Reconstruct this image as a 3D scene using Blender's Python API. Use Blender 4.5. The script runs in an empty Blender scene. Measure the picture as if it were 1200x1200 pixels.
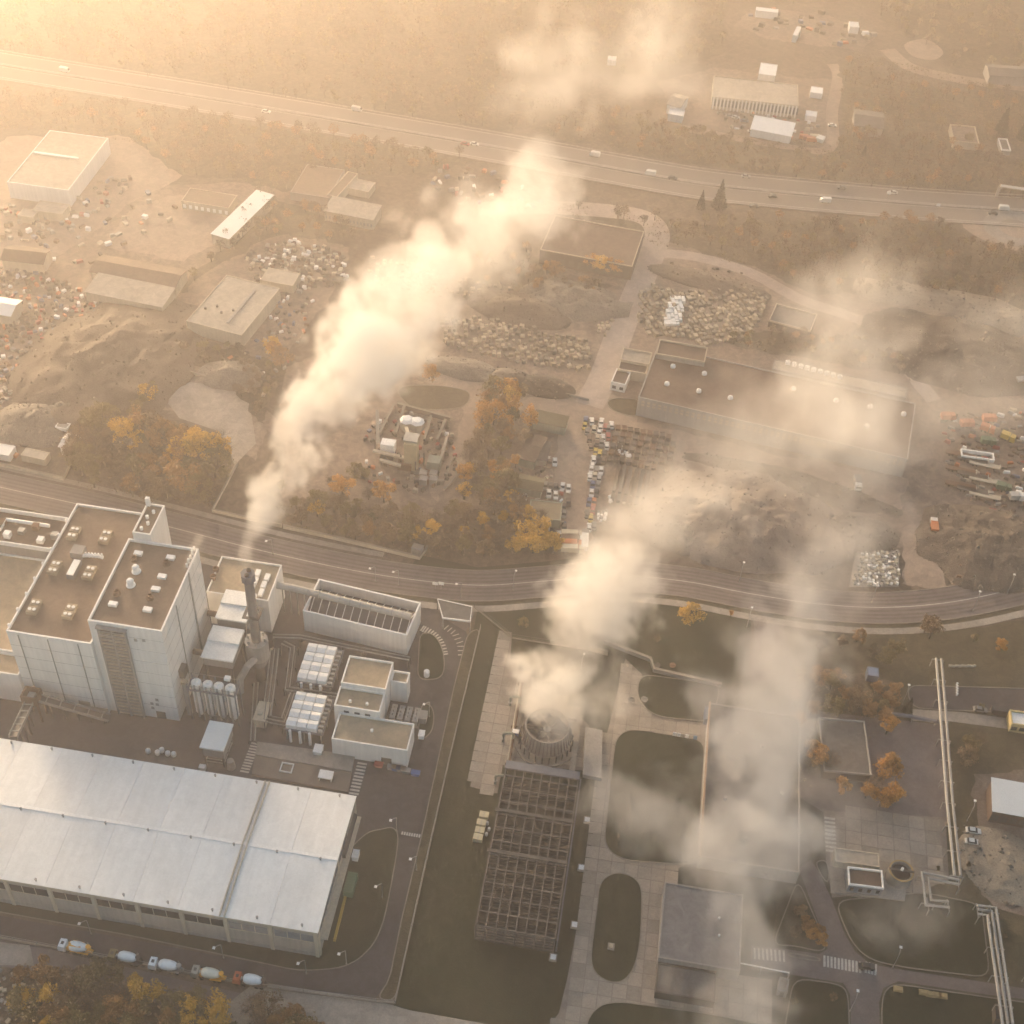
# Aerial view of an industrial district in hazy low sun. World X runs along the plant, Y away from the camera, Z up, metres.
import bpy, math, random
from mathutils import Vector, Matrix, noise
rnd = random.Random(7)
sc = bpy.context.scene
COL = sc.collection

# ------------------------------------------------------------------ camera
F, TH, RO, AZ, HC = 1601., math.radians(44.71), math.radians(3.87), math.radians(-6.21), 331.
fw = Vector((0, math.cos(TH), -math.sin(TH))); rt = Vector((1, 0, 0)); up = rt.cross(fw)
r2 = math.cos(RO)*rt + math.sin(RO)*up; u2 = -math.sin(RO)*rt + math.cos(RO)*up
Zr = Matrix.Rotation(-AZ, 3, 'Z'); fw, r2, u2 = Zr@fw, Zr@r2, Zr@u2
C0 = Vector((0, 0, HC))
cd = bpy.data.cameras.new('camera'); cam = bpy.data.objects.new('camera', cd); COL.objects.link(cam)
cd.sensor_width = 36; cd.lens = F/1200*36; cd.clip_start = 1; cd.clip_end = 9000
Mx = Matrix((r2, u2, -fw)).transposed().to_4x4(); Mx.translation = C0; cam.matrix_world = Mx; sc.camera = cam

# ------------------------------------------------------------------ sky, sun, exposure
SE, SA = math.radians(9), math.radians(36)          # sun elevation, and azimuth to the left of +Y
sd = Vector((-math.sin(SA)*math.cos(SE), math.cos(SA)*math.cos(SE), math.sin(SE)))
wd = bpy.data.worlds.new('World'); sc.world = wd; wd.use_nodes = True; wn = wd.node_tree
sky = wn.nodes.new('ShaderNodeTexSky'); sky.sky_type = 'NISHITA'; sky.sun_disc = False
sky.sun_elevation = SE; sky.sun_rotation = -SA; sky.air_density = 1.25; sky.dust_density = 2.5; sky.ozone_density = 1.2
wn.links.new(sky.outputs[0], wn.nodes['Background'].inputs[0]); wn.nodes['Background'].inputs[1].default_value = .12
sl = bpy.data.lights.new('sun', 'SUN'); sl.energy = 5; sl.angle = math.radians(14); sl.color = (1, .77, .49)
so = bpy.data.objects.new('sun', sl); COL.objects.link(so); so.rotation_euler = sd.to_track_quat('Z', 'Y').to_euler()
vs = sc.view_settings; vs.view_transform = 'Standard'; vs.look = 'None'; vs.gamma = 1; vs.exposure = 1.6
vs.use_curve_mapping = False
cy = sc.cycles; cy.use_denoising = True; cy.max_bounces = 8; cy.diffuse_bounces = 2; cy.glossy_bounces = 1
cy.transmission_bounces = 2; cy.volume_bounces = 6; cy.transparent_max_bounces = 8; cy.volume_step_rate = 3
cy.use_adaptive_sampling = True; cy.adaptive_threshold = .04; cy.sample_clamp_indirect = 6
HAZE = (.0007, .84, (.97, .91, .885))                 # density, anisotropy, colour

# ------------------------------------------------------------------ helpers
def gp(u, v, z=0.):
    """where the sight line of a photo point meets the level z"""
    d = fw*F + r2*(u-600) + u2*(600-v)
    return C0 + d*((z-HC)/d.z)
def G(pts, z=0.): return [gp(u, v, z) for u, v in pts]
def px(p):
    d = Vector(p)-C0; w = d.dot(fw); return 600+F*d.dot(r2)/w, 600-F*d.dot(u2)/w
ORD = 'first second third fourth fifth sixth seventh eighth ninth tenth eleventh twelfth thirteenth fourteenth fifteenth sixteenth seventeenth eighteenth nineteenth'.split()
TENS = {20: 'twent', 30: 'thirt', 40: 'fort', 50: 'fift', 60: 'sixt', 70: 'sevent', 80: 'eight', 90: 'ninet'}
def nth(i):
    i += 1
    if i < 20: return ORD[i-1]
    t, o = i//10*10, i % 10
    return TENS[t]+'ieth' if o == 0 else TENS[t]+'y-'+ORD[o-1]

class MB:
    def __init__(s): s.v = []; s.f = []
    def add(s, v, f):
        n = len(s.v); s.v += [tuple(p) for p in v]; s.f += [tuple(i+n for i in q) for q in f]; return s
    def box(s, x0, x1, y0, y1, z0, z1):
        return s.add([(x, y, z) for z in (z0, z1) for x, y in ((x0, y0), (x1, y0), (x1, y1), (x0, y1))],
                     [(3, 2, 1, 0), (4, 5, 6, 7), (0, 1, 5, 4), (1, 2, 6, 5), (2, 3, 7, 6), (3, 0, 4, 7)])
    def prism(s, pts, z0, z1):
        n = len(pts); v = [(p[0], p[1], z0) for p in pts]+[(p[0], p[1], z1) for p in pts]
        a = sum(pts[i][0]*pts[(i+1) % n][1]-pts[(i+1) % n][0]*pts[i][1] for i in range(n))
        f = [tuple(range(n-1, -1, -1)), tuple(range(n, 2*n))]+[(i, (i+1) % n, n+(i+1) % n, n+i) for i in range(n)]
        if a < 0: f = [q[::-1] for q in f]
        return s.add(v, f)
    def flat(s, pts, z):
        n = len(pts); a = sum(pts[i][0]*pts[(i+1) % n][1]-pts[(i+1) % n][0]*pts[i][1] for i in range(n))
        q = list(range(n)); q = q if a > 0 else q[::-1]
        return s.add([(p[0], p[1], z) for p in pts], [tuple(q)])
    def cyl(s, x, y, z0, z1, r0, r1=None, n=14, cap=True):
        r1 = r0 if r1 is None else r1
        v = [(x+r*math.cos(2*math.pi*i/n), y+r*math.sin(2*math.pi*i/n), z) for z, r in ((z0, r0), (z1, r1)) for i in range(n)]
        f = [(i, (i+1) % n, n+(i+1) % n, n+i) for i in range(n)]
        if cap: f += [tuple(range(n-1, -1, -1)), tuple(range(n, 2*n))]
        return s.add(v, f)
    def lathe(s, prof, n=14, c=(0, 0, 0), axis='Z', cap=True):
        v = []
        for r, h in prof:
            for i in range(n):
                a = 2*math.pi*i/n; p = (r*math.cos(a), r*math.sin(a), h)
                if axis == 'X': p = (h, r*math.cos(a), r*math.sin(a))
                v.append((p[0]+c[0], p[1]+c[1], p[2]+c[2]))
        m = len(prof); f = [(k*n+i, k*n+(i+1) % n, (k+1)*n+(i+1) % n, (k+1)*n+i) for k in range(m-1) for i in range(n)]
        if cap: f += [tuple(range(n-1, -1, -1)), tuple(range((m-1)*n, m*n))]
        return s.add(v, f)
    def tube(s, path, r, n=6, r1=None):
        path = [Vector(p) for p in path]; m = len(path); v = []
        for k, p in enumerate(path):
            t = (path[min(k+1, m-1)]-path[max(k-1, 0)]).normalized()
            a = t.cross(Vector((0, 0, 1)));
            if a.length < .05: a = t.cross(Vector((1, 0, 0)))
            a.normalize(); b = a.cross(t); rr = r if r1 is None else r+(r1-r)*k/(m-1)
            for i in range(n):
                q = p+(a*math.cos(2*math.pi*i/n)+b*math.sin(2*math.pi*i/n))*rr; v.append(q)
        f = [(k*n+i, (k+1)*n+i, (k+1)*n+(i+1) % n, k*n+(i+1) % n) for k in range(m-1) for i in range(n)]
        f += [tuple(range(n)), tuple(range(m*n-1, (m-1)*n-1, -1))]
        return s.add(v, f)
    def bar(s, a, b, w, h):
        """a beam of width w and height h whose top runs from a to b"""
        a, b = Vector(a), Vector(b); d = (b-a).normalized(); sx = d.cross(Vector((0, 0, 1)))
        sx = (Vector((1, 0, 0)) if sx.length < .01 else sx.normalized())*w/2; uz = sx.cross(d).normalized()*h
        v = [p+o for p in (a, b) for o in (-sx-uz, sx-uz, sx, -sx)]
        return s.add(v, [(0, 1, 2, 3), (7, 6, 5, 4), (0, 4, 5, 1), (1, 5, 6, 2), (2, 6, 7, 3), (3, 7, 4, 0)])
    def strip(s, pts, w, z, off=0., h=None):
        """a ribbon along pts; with h it is a raised kerb"""
        P = [Vector((p[0], p[1], 0)) for p in pts]; n = len(P); L = []; R = []
        closed = (P[0]-P[-1]).length < 1e-3
        for i in range(n):
            a = P[i-1] if i else (P[-2] if closed else P[0]); b = P[i+1] if i < n-1 else (P[1] if closed else P[-1])
            t = (b-a).normalized(); q = Vector((-t.y, t.x, 0)); L.append(P[i]+q*(off+w/2)); R.append(P[i]+q*(off-w/2))
        v = []; f = []
        for i in range(n):
            v += [(R[i].x, R[i].y, z), (L[i].x, L[i].y, z)]
            if h: v += [(R[i].x, R[i].y, z+h), (L[i].x, L[i].y, z+h)]
        k = 4 if h else 2
        for i in range(n-1):
            a, b = i*k, (i+1)*k
            if h: f += [(a+2, b+2, b+3, a+3), (a, b, b+2, a+2), (a+1, a+3, b+3, b+1)]
            else: f += [(a, b, b+1, a+1)]
        if h: f += [(0, 2, 3, 1), (k*(n-1), k*(n-1)+1, k*(n-1)+3, k*(n-1)+2)]
        return s.add(v, f)
    def mesh(s, name, mat, org=(0, 0, 0), smooth=False):
        me = bpy.data.meshes.new(name)
        me.from_pydata([(x-org[0], y-org[1], z-org[2]) for x, y, z in s.v] if any(org) else s.v, [], s.f)
        for m in (mat if isinstance(mat, (list, tuple)) else [mat]): me.materials.append(m)
        if smooth: me.polygons.foreach_set('use_smooth', [True]*len(me.polygons))
        return me

ORGS = {}
def tag(o, label=None, cat=None, group=None, kind=None):
    for k, v in (('label', label), ('category', cat), ('group', group), ('kind', kind)):
        if v: o[k] = v
    return o
def link(name, me, parent=None):
    o = bpy.data.objects.new(name, me); COL.objects.link(o)
    if parent: o.parent = parent
    return o
def thing(name, label, cat, loc=(0, 0, 0), rz=0., group=None):
    o = bpy.data.objects.new(name, None); COL.objects.link(o); o.location = loc; o.rotation_euler = (0, 0, rz)
    o.empty_display_size = 1; ORGS[o.name] = tuple(loc)
    return tag(o, label, cat, group)
def part(name, mb, mat, parent, local=False, smooth=False):
    """a part of a thing; mb is in world coordinates unless local"""
    org = (0, 0, 0) if local else ORGS.get(parent.name, (0, 0, 0))
    o = link(name, mb.mesh(name, mat, org, smooth), parent); ORGS[o.name] = org
    return o
def share(name, me, parent, loc=(0, 0, 0), rz=0.):
    o = link(name, me, parent); o.location = loc
    if rz: o.rotation_euler = (0, 0, rz)
    return o
def single(name, mb, mat, label, cat, group=None, smooth=False):
    """a thing that is one mesh; its origin goes to its base"""
    xs = [p[0] for p in mb.v]; ys = [p[1] for p in mb.v]; zs = [p[2] for p in mb.v]
    org = ((min(xs)+max(xs))/2, (min(ys)+max(ys))/2, min(zs))
    o = link(name, mb.mesh(name, mat, org, smooth)); o.location = org; ORGS[o.name] = org
    return tag(o, label, cat, group)
def struct(name, mb, mat, label=None): 
    o = link(name, mb.mesh(name, mat)); return tag(o, label, None, None, 'structure')
def copy_tree(o, parent=None):
    c = o.copy(); COL.objects.link(c); c.parent = parent
    for ch in o.children: copy_tree(ch, c)
    return c
def cr(pts, n=6, closed=False):
    """smooth curve through points"""
    P = [Vector((p[0], p[1], p[2] if len(p) > 2 else 0)) for p in pts]; m = len(P); out = []
    for i in range(m if closed else m-1):
        if closed: a, b, c, d = P[i-1], P[i], P[(i+1) % m], P[(i+2) % m]
        else: a, b, c, d = P[max(i-1, 0)], P[i], P[i+1], P[min(i+2, m-1)]
        for k in range(n):
            t = k/n; out.append(.5*((2*b)+(c-a)*t+(2*a-5*b+4*c-d)*t*t+(3*b-a-3*c+d)*t**3))
    if not closed: out.append(P[-1])
    return out
def inside(p, poly):
    c = False; n = len(poly)
    for i in range(n):
        a, b = poly[i], poly[i-1]
        if (a[1] > p[1]) != (b[1] > p[1]) and p[0] < (b[0]-a[0])*(p[1]-a[1])/(b[1]-a[1])+a[0]: c = not c
    return c

# ------------------------------------------------------------------ materials
MATS = {}
def mat(name, col, var=.18, sc_=.25, rough=.85, bump=0., metal=0., streak=0., col2=None, spec=.3, fine=.12, mid=0., along=(1.1, 1.1, .05)):
    """procedural colour: large soft patches, fine grain, optional vertical weather streaks"""
    if name in MATS: return MATS[name]
    m = bpy.data.materials.new(name); m.use_nodes = True; nt = m.node_tree; N = nt.nodes.new; L = nt.links.new
    b = nt.nodes['Principled BSDF']; b.inputs['Roughness'].default_value = rough; b.inputs['Metallic'].default_value = metal
    b.inputs['Specular IOR Level'].default_value = spec
    g = N('ShaderNodeNewGeometry')
    n1 = N('ShaderNodeTexNoise'); n1.inputs['Scale'].default_value = sc_; n1.inputs['Detail'].default_value = 5; n1.inputs['Roughness'].default_value = .65
    L(g.outputs['Position'], n1.inputs['Vector'])
    r = N('ShaderNodeMapRange'); r.inputs['From Min'].default_value = .3; r.inputs['From Max'].default_value = .7; L(n1.outputs[0], r.inputs[0])
    mx = N('ShaderNodeMix'); mx.data_type = 'RGBA'
    c2 = col2 or tuple(min(1, c*(1+var)) for c in col); c1 = col if col2 else tuple(c*(1-var) for c in col)
    mx.inputs[6].default_value = (*c1, 1); mx.inputs[7].default_value = (*c2, 1); L(r.outputs[0], mx.inputs[0])
    out = mx.outputs[2]
    n2 = N('ShaderNodeTexNoise'); n2.inputs['Scale'].default_value = 2.2; n2.inputs['Detail'].default_value = 3; L(g.outputs['Position'], n2.inputs['Vector'])
    if streak:
        mp = N('ShaderNodeMapping'); mp.inputs['Scale'].default_value = along; L(g.outputs['Position'], mp.inputs[0])
        n3 = N('ShaderNodeTexNoise'); n3.inputs['Scale'].default_value = 1.; n3.inputs['Detail'].default_value = 4; L(mp.outputs[0], n3.inputs['Vector'])
        r3 = N('ShaderNodeMapRange'); r3.inputs['From Min'].default_value = .35; r3.inputs['From Max'].default_value = .75
        r3.inputs['To Min'].default_value = 1; r3.inputs['To Max'].default_value = 1-streak; L(n3.outputs[0], r3.inputs[0])
        m3 = N('ShaderNodeMix'); m3.data_type = 'RGBA'; m3.blend_type = 'MULTIPLY'; m3.inputs[0].default_value = 1; L(out, m3.inputs[6]); L(r3.outputs[0], m3.inputs[7]); out = m3.outputs[2]
    r2_ = N('ShaderNodeMapRange'); r2_.inputs['From Min'].default_value = .25; r2_.inputs['From Max'].default_value = .75
    r2_.inputs['To Min'].default_value = 1-fine; r2_.inputs['To Max'].default_value = 1+fine; L(n2.outputs[0], r2_.inputs[0])
    if mid:
        n4 = N('ShaderNodeTexNoise'); n4.inputs['Scale'].default_value = .33; n4.inputs['Detail'].default_value = 4; n4.inputs['Distortion'].default_value = 1.2; L(g.outputs['Position'], n4.inputs['Vector'])
        r4 = N('ShaderNodeMapRange'); r4.inputs['From Min'].default_value = .35; r4.inputs['From Max'].default_value = .68; r4.inputs['To Min'].default_value = 1-mid; r4.inputs['To Max'].default_value = 1+mid*.6; L(n4.outputs[0], r4.inputs[0])
        m4 = N('ShaderNodeMix'); m4.data_type = 'RGBA'; m4.blend_type = 'MULTIPLY'; m4.inputs[0].default_value = 1; L(out, m4.inputs[6]); L(r4.outputs[0], m4.inputs[7]); out = m4.outputs[2]
    m2 = N('ShaderNodeMix'); m2.data_type = 'RGBA'; m2.blend_type = 'MULTIPLY'; m2.inputs[0].default_value = 1; L(out, m2.inputs[6]); L(r2_.outputs[0], m2.inputs[7])
    L(m2.outputs[2], b.inputs['Base Color'])
    if bump:
        bp = N('ShaderNodeBump'); bp.inputs['Strength'].default_value = 1; bp.inputs['Distance'].default_value = bump; L(n2.outputs[0], bp.inputs['Height']); L(bp.outputs[0], b.inputs['Normal'])
    MATS[name] = m; return m
def leafmat(name, col, tr=.35):
    if name in MATS: return MATS[name]
    m = bpy.data.materials.new(name); m.use_nodes = True; nt = m.node_tree; N = nt.nodes.new; L = nt.links.new; nt.nodes.clear()
    o = N('ShaderNodeOutputMaterial'); g = N('ShaderNodeNewGeometry'); d = N('ShaderNodeBsdfDiffuse'); t = N('ShaderNodeBsdfTranslucent'); mx = N('ShaderNodeMixShader')
    oi = N('ShaderNodeObjectInfo'); ns = N('ShaderNodeTexNoise'); ns.inputs['Scale'].default_value = .55; ns.inputs['Detail'].default_value = 3; L(g.outputs['Position'], ns.inputs['Vector'])
    ad = N('ShaderNodeMath'); ad.operation = 'MULTIPLY_ADD'; L(g.outputs['Random Per Island'], ad.inputs[0]); ad.inputs[1].default_value = .5; L(ns.outputs[0], ad.inputs[2])
    ad2 = N('ShaderNodeMath'); ad2.operation = 'MULTIPLY_ADD'; L(oi.outputs['Random'], ad2.inputs[0]); ad2.inputs[1].default_value = .35; L(ad.outputs[0], ad2.inputs[2])
    cm = N('ShaderNodeValToRGB'); e = cm.color_ramp.elements; e[0].position = .45; e[1].position = 1.15 if False else 1.
    e[0].color = (*[c*.55 for c in col], 1); e[1].color = (*[min(1, c*1.35) for c in col], 1); L(ad2.outputs[0], cm.inputs[0])
    L(cm.outputs[0], d.inputs[0]); L(cm.outputs[0], t.inputs[0]); mx.inputs[0].default_value = tr; L(d.outputs[0], mx.inputs[1]); L(t.outputs[0], mx.inputs[2]); L(mx.outputs[0], o.inputs[0])
    MATS[name] = m; return m
def paint(name, col, rough=.45): return mat('paint_'+name, col, .06, .6, rough, spec=.45, fine=.05)
EARTH = mat('brown_earth', (.08, .06, .045), sc_=.035, col2=(.145, .11, .082), bump=.1, fine=.3, mid=0.45)
DIRT = mat('bare_dirt', (.165, .122, .096), sc_=.06, col2=(.25, .19, .152), fine=.25, bump=.05, mid=0.35)
SAND = mat('pale_sand', (.235, .18, .145), sc_=.05, col2=(.33, .26, .21), fine=.2, mid=0.2)
GRAVEL = mat('grey_gravel', (.13, .11, .09), sc_=.1, col2=(.22, .19, .16), fine=.4, bump=.1)
LAWN = mat('lawn_grass', (.01, .02, .008), sc_=.045, col2=(.026, .028, .014), fine=.3, bump=.05, mid=0.3)
DRYLAWN = mat('dry_grass', (.045, .04, .022), sc_=.05, col2=(.085, .07, .042), fine=.35, bump=.08, mid=0.4)
ASPH = mat('asphalt', (.046, .043, .05), sc_=.07, col2=(.074, .067, .075), fine=.14, mid=.26)
OLDASPH = mat('worn_asphalt', (.125, .105, .104), sc_=.05, col2=(.18, .152, .148), fine=.16, mid=0.16)
PALER = mat('pale_lane', (.3, .25, .22), sc_=.06, col2=(.4, .335, .295), mid=.15)
JOINT = mat('slab_bedding', (.2, .168, .145), .25, .3)
CONC = mat('concrete', (.24, .215, .19), sc_=.08, col2=(.34, .305, .27), fine=.18, mid=0.2)
SLABS = [mat('paving_slab_%d' % i, c, .14, .5, fine=.16) for i, c in enumerate([(.27, .235, .2), (.31, .27, .23), (.235, .205, .175), (.29, .26, .225)])]
KERB = mat('kerb_stone', (.22, .195, .165), .15, .6)
WALL = mat('white_cladding', (.79, .775, .76), .06, .08, .55, streak=.13, fine=.03)
WROOF = mat('white_roof_sheet', (.74, .735, .72), .07, .05, .6, fine=.05)
BROOF = mat('brown_gravel_roof', (.155, .112, .085), .16, .09, fine=.14, mid=0.18)
TROOF = mat('tan_gravel_roof', (.34, .275, .195), .16, .12, fine=.12, mid=0.16)
GROOF = mat('grey_felt_roof', (.12, .115, .112), .2, .08, fine=.14, mid=0.25)
MROOF = mat('maroon_roof', (.105, .075, .062), .2, .07, fine=.15, mid=0.25)
PROOF = mat('pale_roof', (.36, .32, .27), .15, .08, fine=.1, mid=0.2)
GWALL = mat('grey_wall', (.3, .285, .275), .12, .1, streak=.2)
CWALL = mat('cream_wall', (.46, .41, .33), .12, .1, streak=.2)
DWALL = mat('dark_wall', (.075, .068, .064), .2, .1, streak=.2)
GRNWALL = mat('pale_green_wall', (.27, .3, .255), .12, .1, streak=.25)
STEEL = mat('galvanised_steel', (.3, .295, .29), .2, .4, .5, metal=.3)
DSTEEL = mat('dark_steel', (.075, .068, .065), .25, .3, .6)
BSTEEL = mat('blue_grey_steel', (.12, .13, .16), .2, .3, .55)
RUST = mat('rusty_steel', (.14, .075, .045), .3, .4)
PIPE = mat('pipe_lagging', (.4, .385, .36), .12, .3, .5)
WHITE = mat('road_paint', (.5, .48, .44), .2, .8)
GLASS = mat('window_glass', (.03, .032, .036), .3, .4, .15, spec=.6)
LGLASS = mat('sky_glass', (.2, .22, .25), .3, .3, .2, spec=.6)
WHT = mat('white_metal', (.8, .79, .775), .06, .3, .5)
FRAMEC = mat('frame_concrete', (.15, .125, .115), .2, .4, streak=.2)
BARK = mat('bark', (.075, .058, .045), .3, 1.5)
RUBBER = mat('rubber', (.02, .02, .02), .2, 2)
LITEDGE = mat('painted_lit_coping', (.42, .28, .18), .1, .4)  # orange sunlight along the flat hall's roof edge, painted as coping colour

# ------------------------------------------------------------------ ground
b = MB(); n_ = 60
for i in range(n_+1):
    for j in range(n_+1): b.v.append((-1500+3000*i/n_, -600+3000*j/n_, 0))
for i in range(n_):
    for j in range(n_): b.f.append((i*(n_+1)+j, (i+1)*(n_+1)+j, (i+1)*(n_+1)+j+1, i*(n_+1)+j+1))
struct('ground', b, EARTH)
LZ = [.02]
def fillet(P, r=4.):
    out = []; n = len(P)
    for i in range(n):
        a, p, c = P[i-1], P[i], P[(i+1) % n]; d1, d2 = a-p, c-p; k1, k2 = min(r, d1.length*.45), min(r, d2.length*.45); q, w = p+d1.normalized()*k1, p+d2.normalized()*k2
        out += [((1-t)**2)*q+2*t*(1-t)*p+t*t*w for t in (0, .25, .5, .75, 1)]
    return out
def ragged(P, amp=1.6):
    out = []; n = len(P)
    for i in range(n):
        a, c = P[i], P[(i+1) % n]; k = max(1, int((c-a).length/2.5))
        for j in range(k): p = a.lerp(c, j/k); out.append(p+Vector((noise.noise(p*.23), noise.noise(p*.23+Vector((9, 5, 0))), 0))*amp+Vector((noise.noise(p*.07), noise.noise(p*.07+Vector((3, 7, 0))), 0))*amp*1.6)
    return out
def sheet(name, poly, m, z, kerb=False, smooth=False, world=False):
    P = poly if world else G(poly)
    if smooth: P = cr(P, 5, True)
    elif kerb: P = fillet(P)
    elif m in (DIRT, SAND, DRYLAWN): P = ragged(P)
    b = MB(); b.flat(P, z); o = struct(name, b, m)
    if kerb:
        k = MB(); k.strip([*P, P[0]], .32, z-.015, 0, .12); part('kerb', k, KERB, o)
    return o
def stripes(parent, a, bb, n, w, l, z, m=WHITE, arc=None, name='painted_stripe'):
    """n painted bars across the line a-b (world points), each w along it and l across"""
    P = arc or [a, bb]; me = MB().box(-w/2, w/2, -l/2, l/2, 0, .006).mesh(name, m)
    for i in range(n):
        t = (i+.5)/n*(len(P)-1); k = min(int(t), len(P)-2); p = P[k].lerp(P[k+1], t-k); d = P[k+1]-P[k]
        share(name, me, parent, (p.x, p.y, z), math.atan2(d.y, d.x))
def slabs(parent, poly, w, d, z, rz=0., cap=300, name='paving_slab', skip=()):
    xs = [p[0] for p in poly]; ys = [p[1] for p in poly]; cx, cy_ = (min(xs)+max(xs))/2, (min(ys)+max(ys))/2
    R = max(max(xs)-min(xs), max(ys)-min(ys))/2*1.5; k = 0
    mes = [MB().box(-w/2+.12, w/2-.12, -d/2+.12, d/2-.12, 0, .05).mesh(name, m) for m in SLABS]
    nx, ny = int(R/w)+1, int(R/d)+1
    for i in range(-nx, nx+1):
        for j in range(-ny, ny+1):
            x, y = i*w, j*d; X = cx+x*math.cos(rz)-y*math.sin(rz); Y = cy_+x*math.sin(rz)+y*math.cos(rz)
            if k < cap and inside((X, Y), poly) and not any(inside((X, Y), q) for q in skip):
                o = share(name, rnd.choice(mes), parent, (X, Y, z+rnd.uniform(0, .02)), rz); k += 1

# broad surfaces of the district
sheet('district_earth', [(330, 590), (600, 600), (900, 640), (1250, 640), (1250, 380), (1000, 330), (770, 260), (560, 350), (330, 430)], DIRT, .02)
sheet('left_yard', [(-40, 330), (60, 250), (150, 215), (330, 215), (420, 250), (400, 330), (330, 420), (300, 540), (230, 480), (90, 480), (-40, 560)], DIRT, .024)
sheet('sandy_lot', [(118, 288), (160, 240), (215, 228), (285, 245), (262, 280), (215, 305)], SAND, .05)
sheet('far_yard', [(-40, 215), (10, 160), (150, 160), (215, 205), (150, 240), (40, 320), (-40, 320)], SAND, .035)
sheet('loading_apron', [(195, 445), (290, 455), (300, 520), (275, 545), (255, 505), (210, 490), (195, 470)], CONC, .045)
sheet('plant_yard', [(-90, 900), (-60, 700), (60, 610), (240, 640), (345, 660), (500, 702), (540, 725), (548, 745), (497, 975), (470, 1080), (455, 1150), (440, 1170), (300, 1156), (-60, 1096), (-60, 1062), (300, 1128), (360, 1000)], ASPH, .03)
sheet('plant_lawn', [(430, 975), (447, 972), (460, 969), (467, 977), (465, 1000), (456, 1050), (449, 1082), (438, 1107), (420, 1125), (398, 1135), (350, 1138), (300, 1127), (150, 1096), (-60, 1058), (-60, 1000), (360, 1080), (405, 1000)], LAWN, .06, True)
sheet('round_lawn', [(492, 742), (505, 742), (514, 750), (520, 765), (521, 785), (515, 796), (489, 797)], LAWN, .06, True)
sheet('small_lawn', [(494, 824), (505, 826), (509, 838), (507, 855), (499, 865), (489, 866)], LAWN, .06, True)
sheet('fence_verge', [(548, 742), (563, 736), (526, 892), (463, 1174), (441, 1170), (456, 1150), (470, 1080), (495, 975), (532, 805)], DRYLAWN, .055, True)
sheet('cooling_lawn', [(560, 712), (620, 705), (700, 740), (880, 800), (1000, 800), (990, 1230), (440, 1230), (463, 1174), (526, 892)], LAWN, .03)
sheet('roadside_lawn', [(560, 712), (660, 700), (760, 706), (880, 722), (878, 800), (760, 775), (640, 740)], LAWN, .045)
sheet('corner_lawn', [(925, 735), (1040, 742), (1220, 725), (1220, 808), (1060, 802), (1020, 790), (940, 790)], DRYLAWN, .03)
sheet('south_path', [(300, 1150), (440, 1172), (480, 1184), (660, 1216), (600, 1260), (250, 1240), (250, 1190)], CONC, .05)
sheet('truck_lane', [(-60, 1094), (60, 1113), (220, 1150), (310, 1170), (290, 1195), (200, 1180), (60, 1140), (-60, 1125)], OLDASPH, .045)
sheet('truck_lane_concrete', [(-40, 1100), (35, 1108), (40, 1132), (-40, 1130)], CONC, .06)
APR = [(588, 744), (600, 744), (598, 772), (610, 788), (640, 800), (690, 850), (700, 905), (590, 893), (583, 930), (551, 922), (570, 830)]
ap = sheet('cooling_apron', APR, JOINT, .05); slabs(ap, G(APR), 4.2, 3.6, .02, 0, 120)
PTH = [(705, 885), (715, 845), (733, 772), (752, 790), (770, 838), (835, 850), (834, 870), (822, 1005), (790, 1020), (775, 1130), (905, 1148), (905, 1200), (840, 1215), (636, 1215), (655, 1187), (664, 1150), (678, 1075), (692, 1000)]
pa = sheet('slab_path', PTH, JOINT, .055)
slabs(pa, G(PTH), 3.7, 3.9, .02, .01, 300, skip=[G(q) for q in ([(725, 875), (818, 878), (806, 1002), (718, 992)], [(704, 1050), (725, 1032), (745, 1045), (738, 1125), (718, 1142), (700, 1125)], [(700, 1188), (830, 1196), (900, 1212), (890, 1240), (690, 1240)], [(756, 800), (838, 810), (830, 838), (770, 832)])])
sheet('big_lawn', [(719, 885), (722, 866), (732, 857), (745, 855), (826, 868), (816, 1014), (735, 1009), (716, 1000), (708, 985)], LAWN, .14, True)
sheet('oval_lawn', [(700, 1060), (703, 1038), (714, 1026), (730, 1024), (746, 1032), (752, 1050), (750, 1100), (744, 1130), (732, 1148), (716, 1151), (700, 1142), (693, 1125), (696, 1090)], LAWN, .14, True, True)
sheet('lower_lawn', [(684, 1210), (692, 1188), (706, 1177), (726, 1174), (830, 1188), (905, 1203), (900, 1230), (680, 1230)], LAWN, .14, True)
sheet('upper_lawn', [(750, 790), (845, 803), (834, 846), (775, 841), (757, 832), (746, 815)], LAWN, .14, True)
# bottom right quarter
sheet('right_ground', [(880, 790), (960, 800), (1060, 800), (1240, 820), (1240, 1240), (900, 1240), (905, 1120), (900, 1000)], DRYLAWN, .035)
sheet('dark_yard', [(925, 830), (1110, 850), (1112, 965), (1040, 960), (970, 955), (930, 930)], OLDASPH, .05)
PLZ = [(965, 950), (1108, 958), (1112, 1032), (1082, 1042), (975, 1052), (968, 1010)]
pz = sheet('slab_plaza', PLZ, JOINT, .055); slabs(pz, G(PLZ), 4.5, 4.2, .03, 0, 90)
sheet('sandy_yard', [(1140, 905), (1240, 900), (1240, 1080), (1168, 1068), (1142, 1030)], DIRT, .055)
sheet('car_park', [(1062, 803), (1240, 808), (1240, 838), (1068, 830)], ASPH, .055, True)
sheet('car_park_path', [(1068, 831), (1130, 835), (1240, 850), (1240, 862), (1110, 845), (1068, 845)], CONC, .06)
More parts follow.
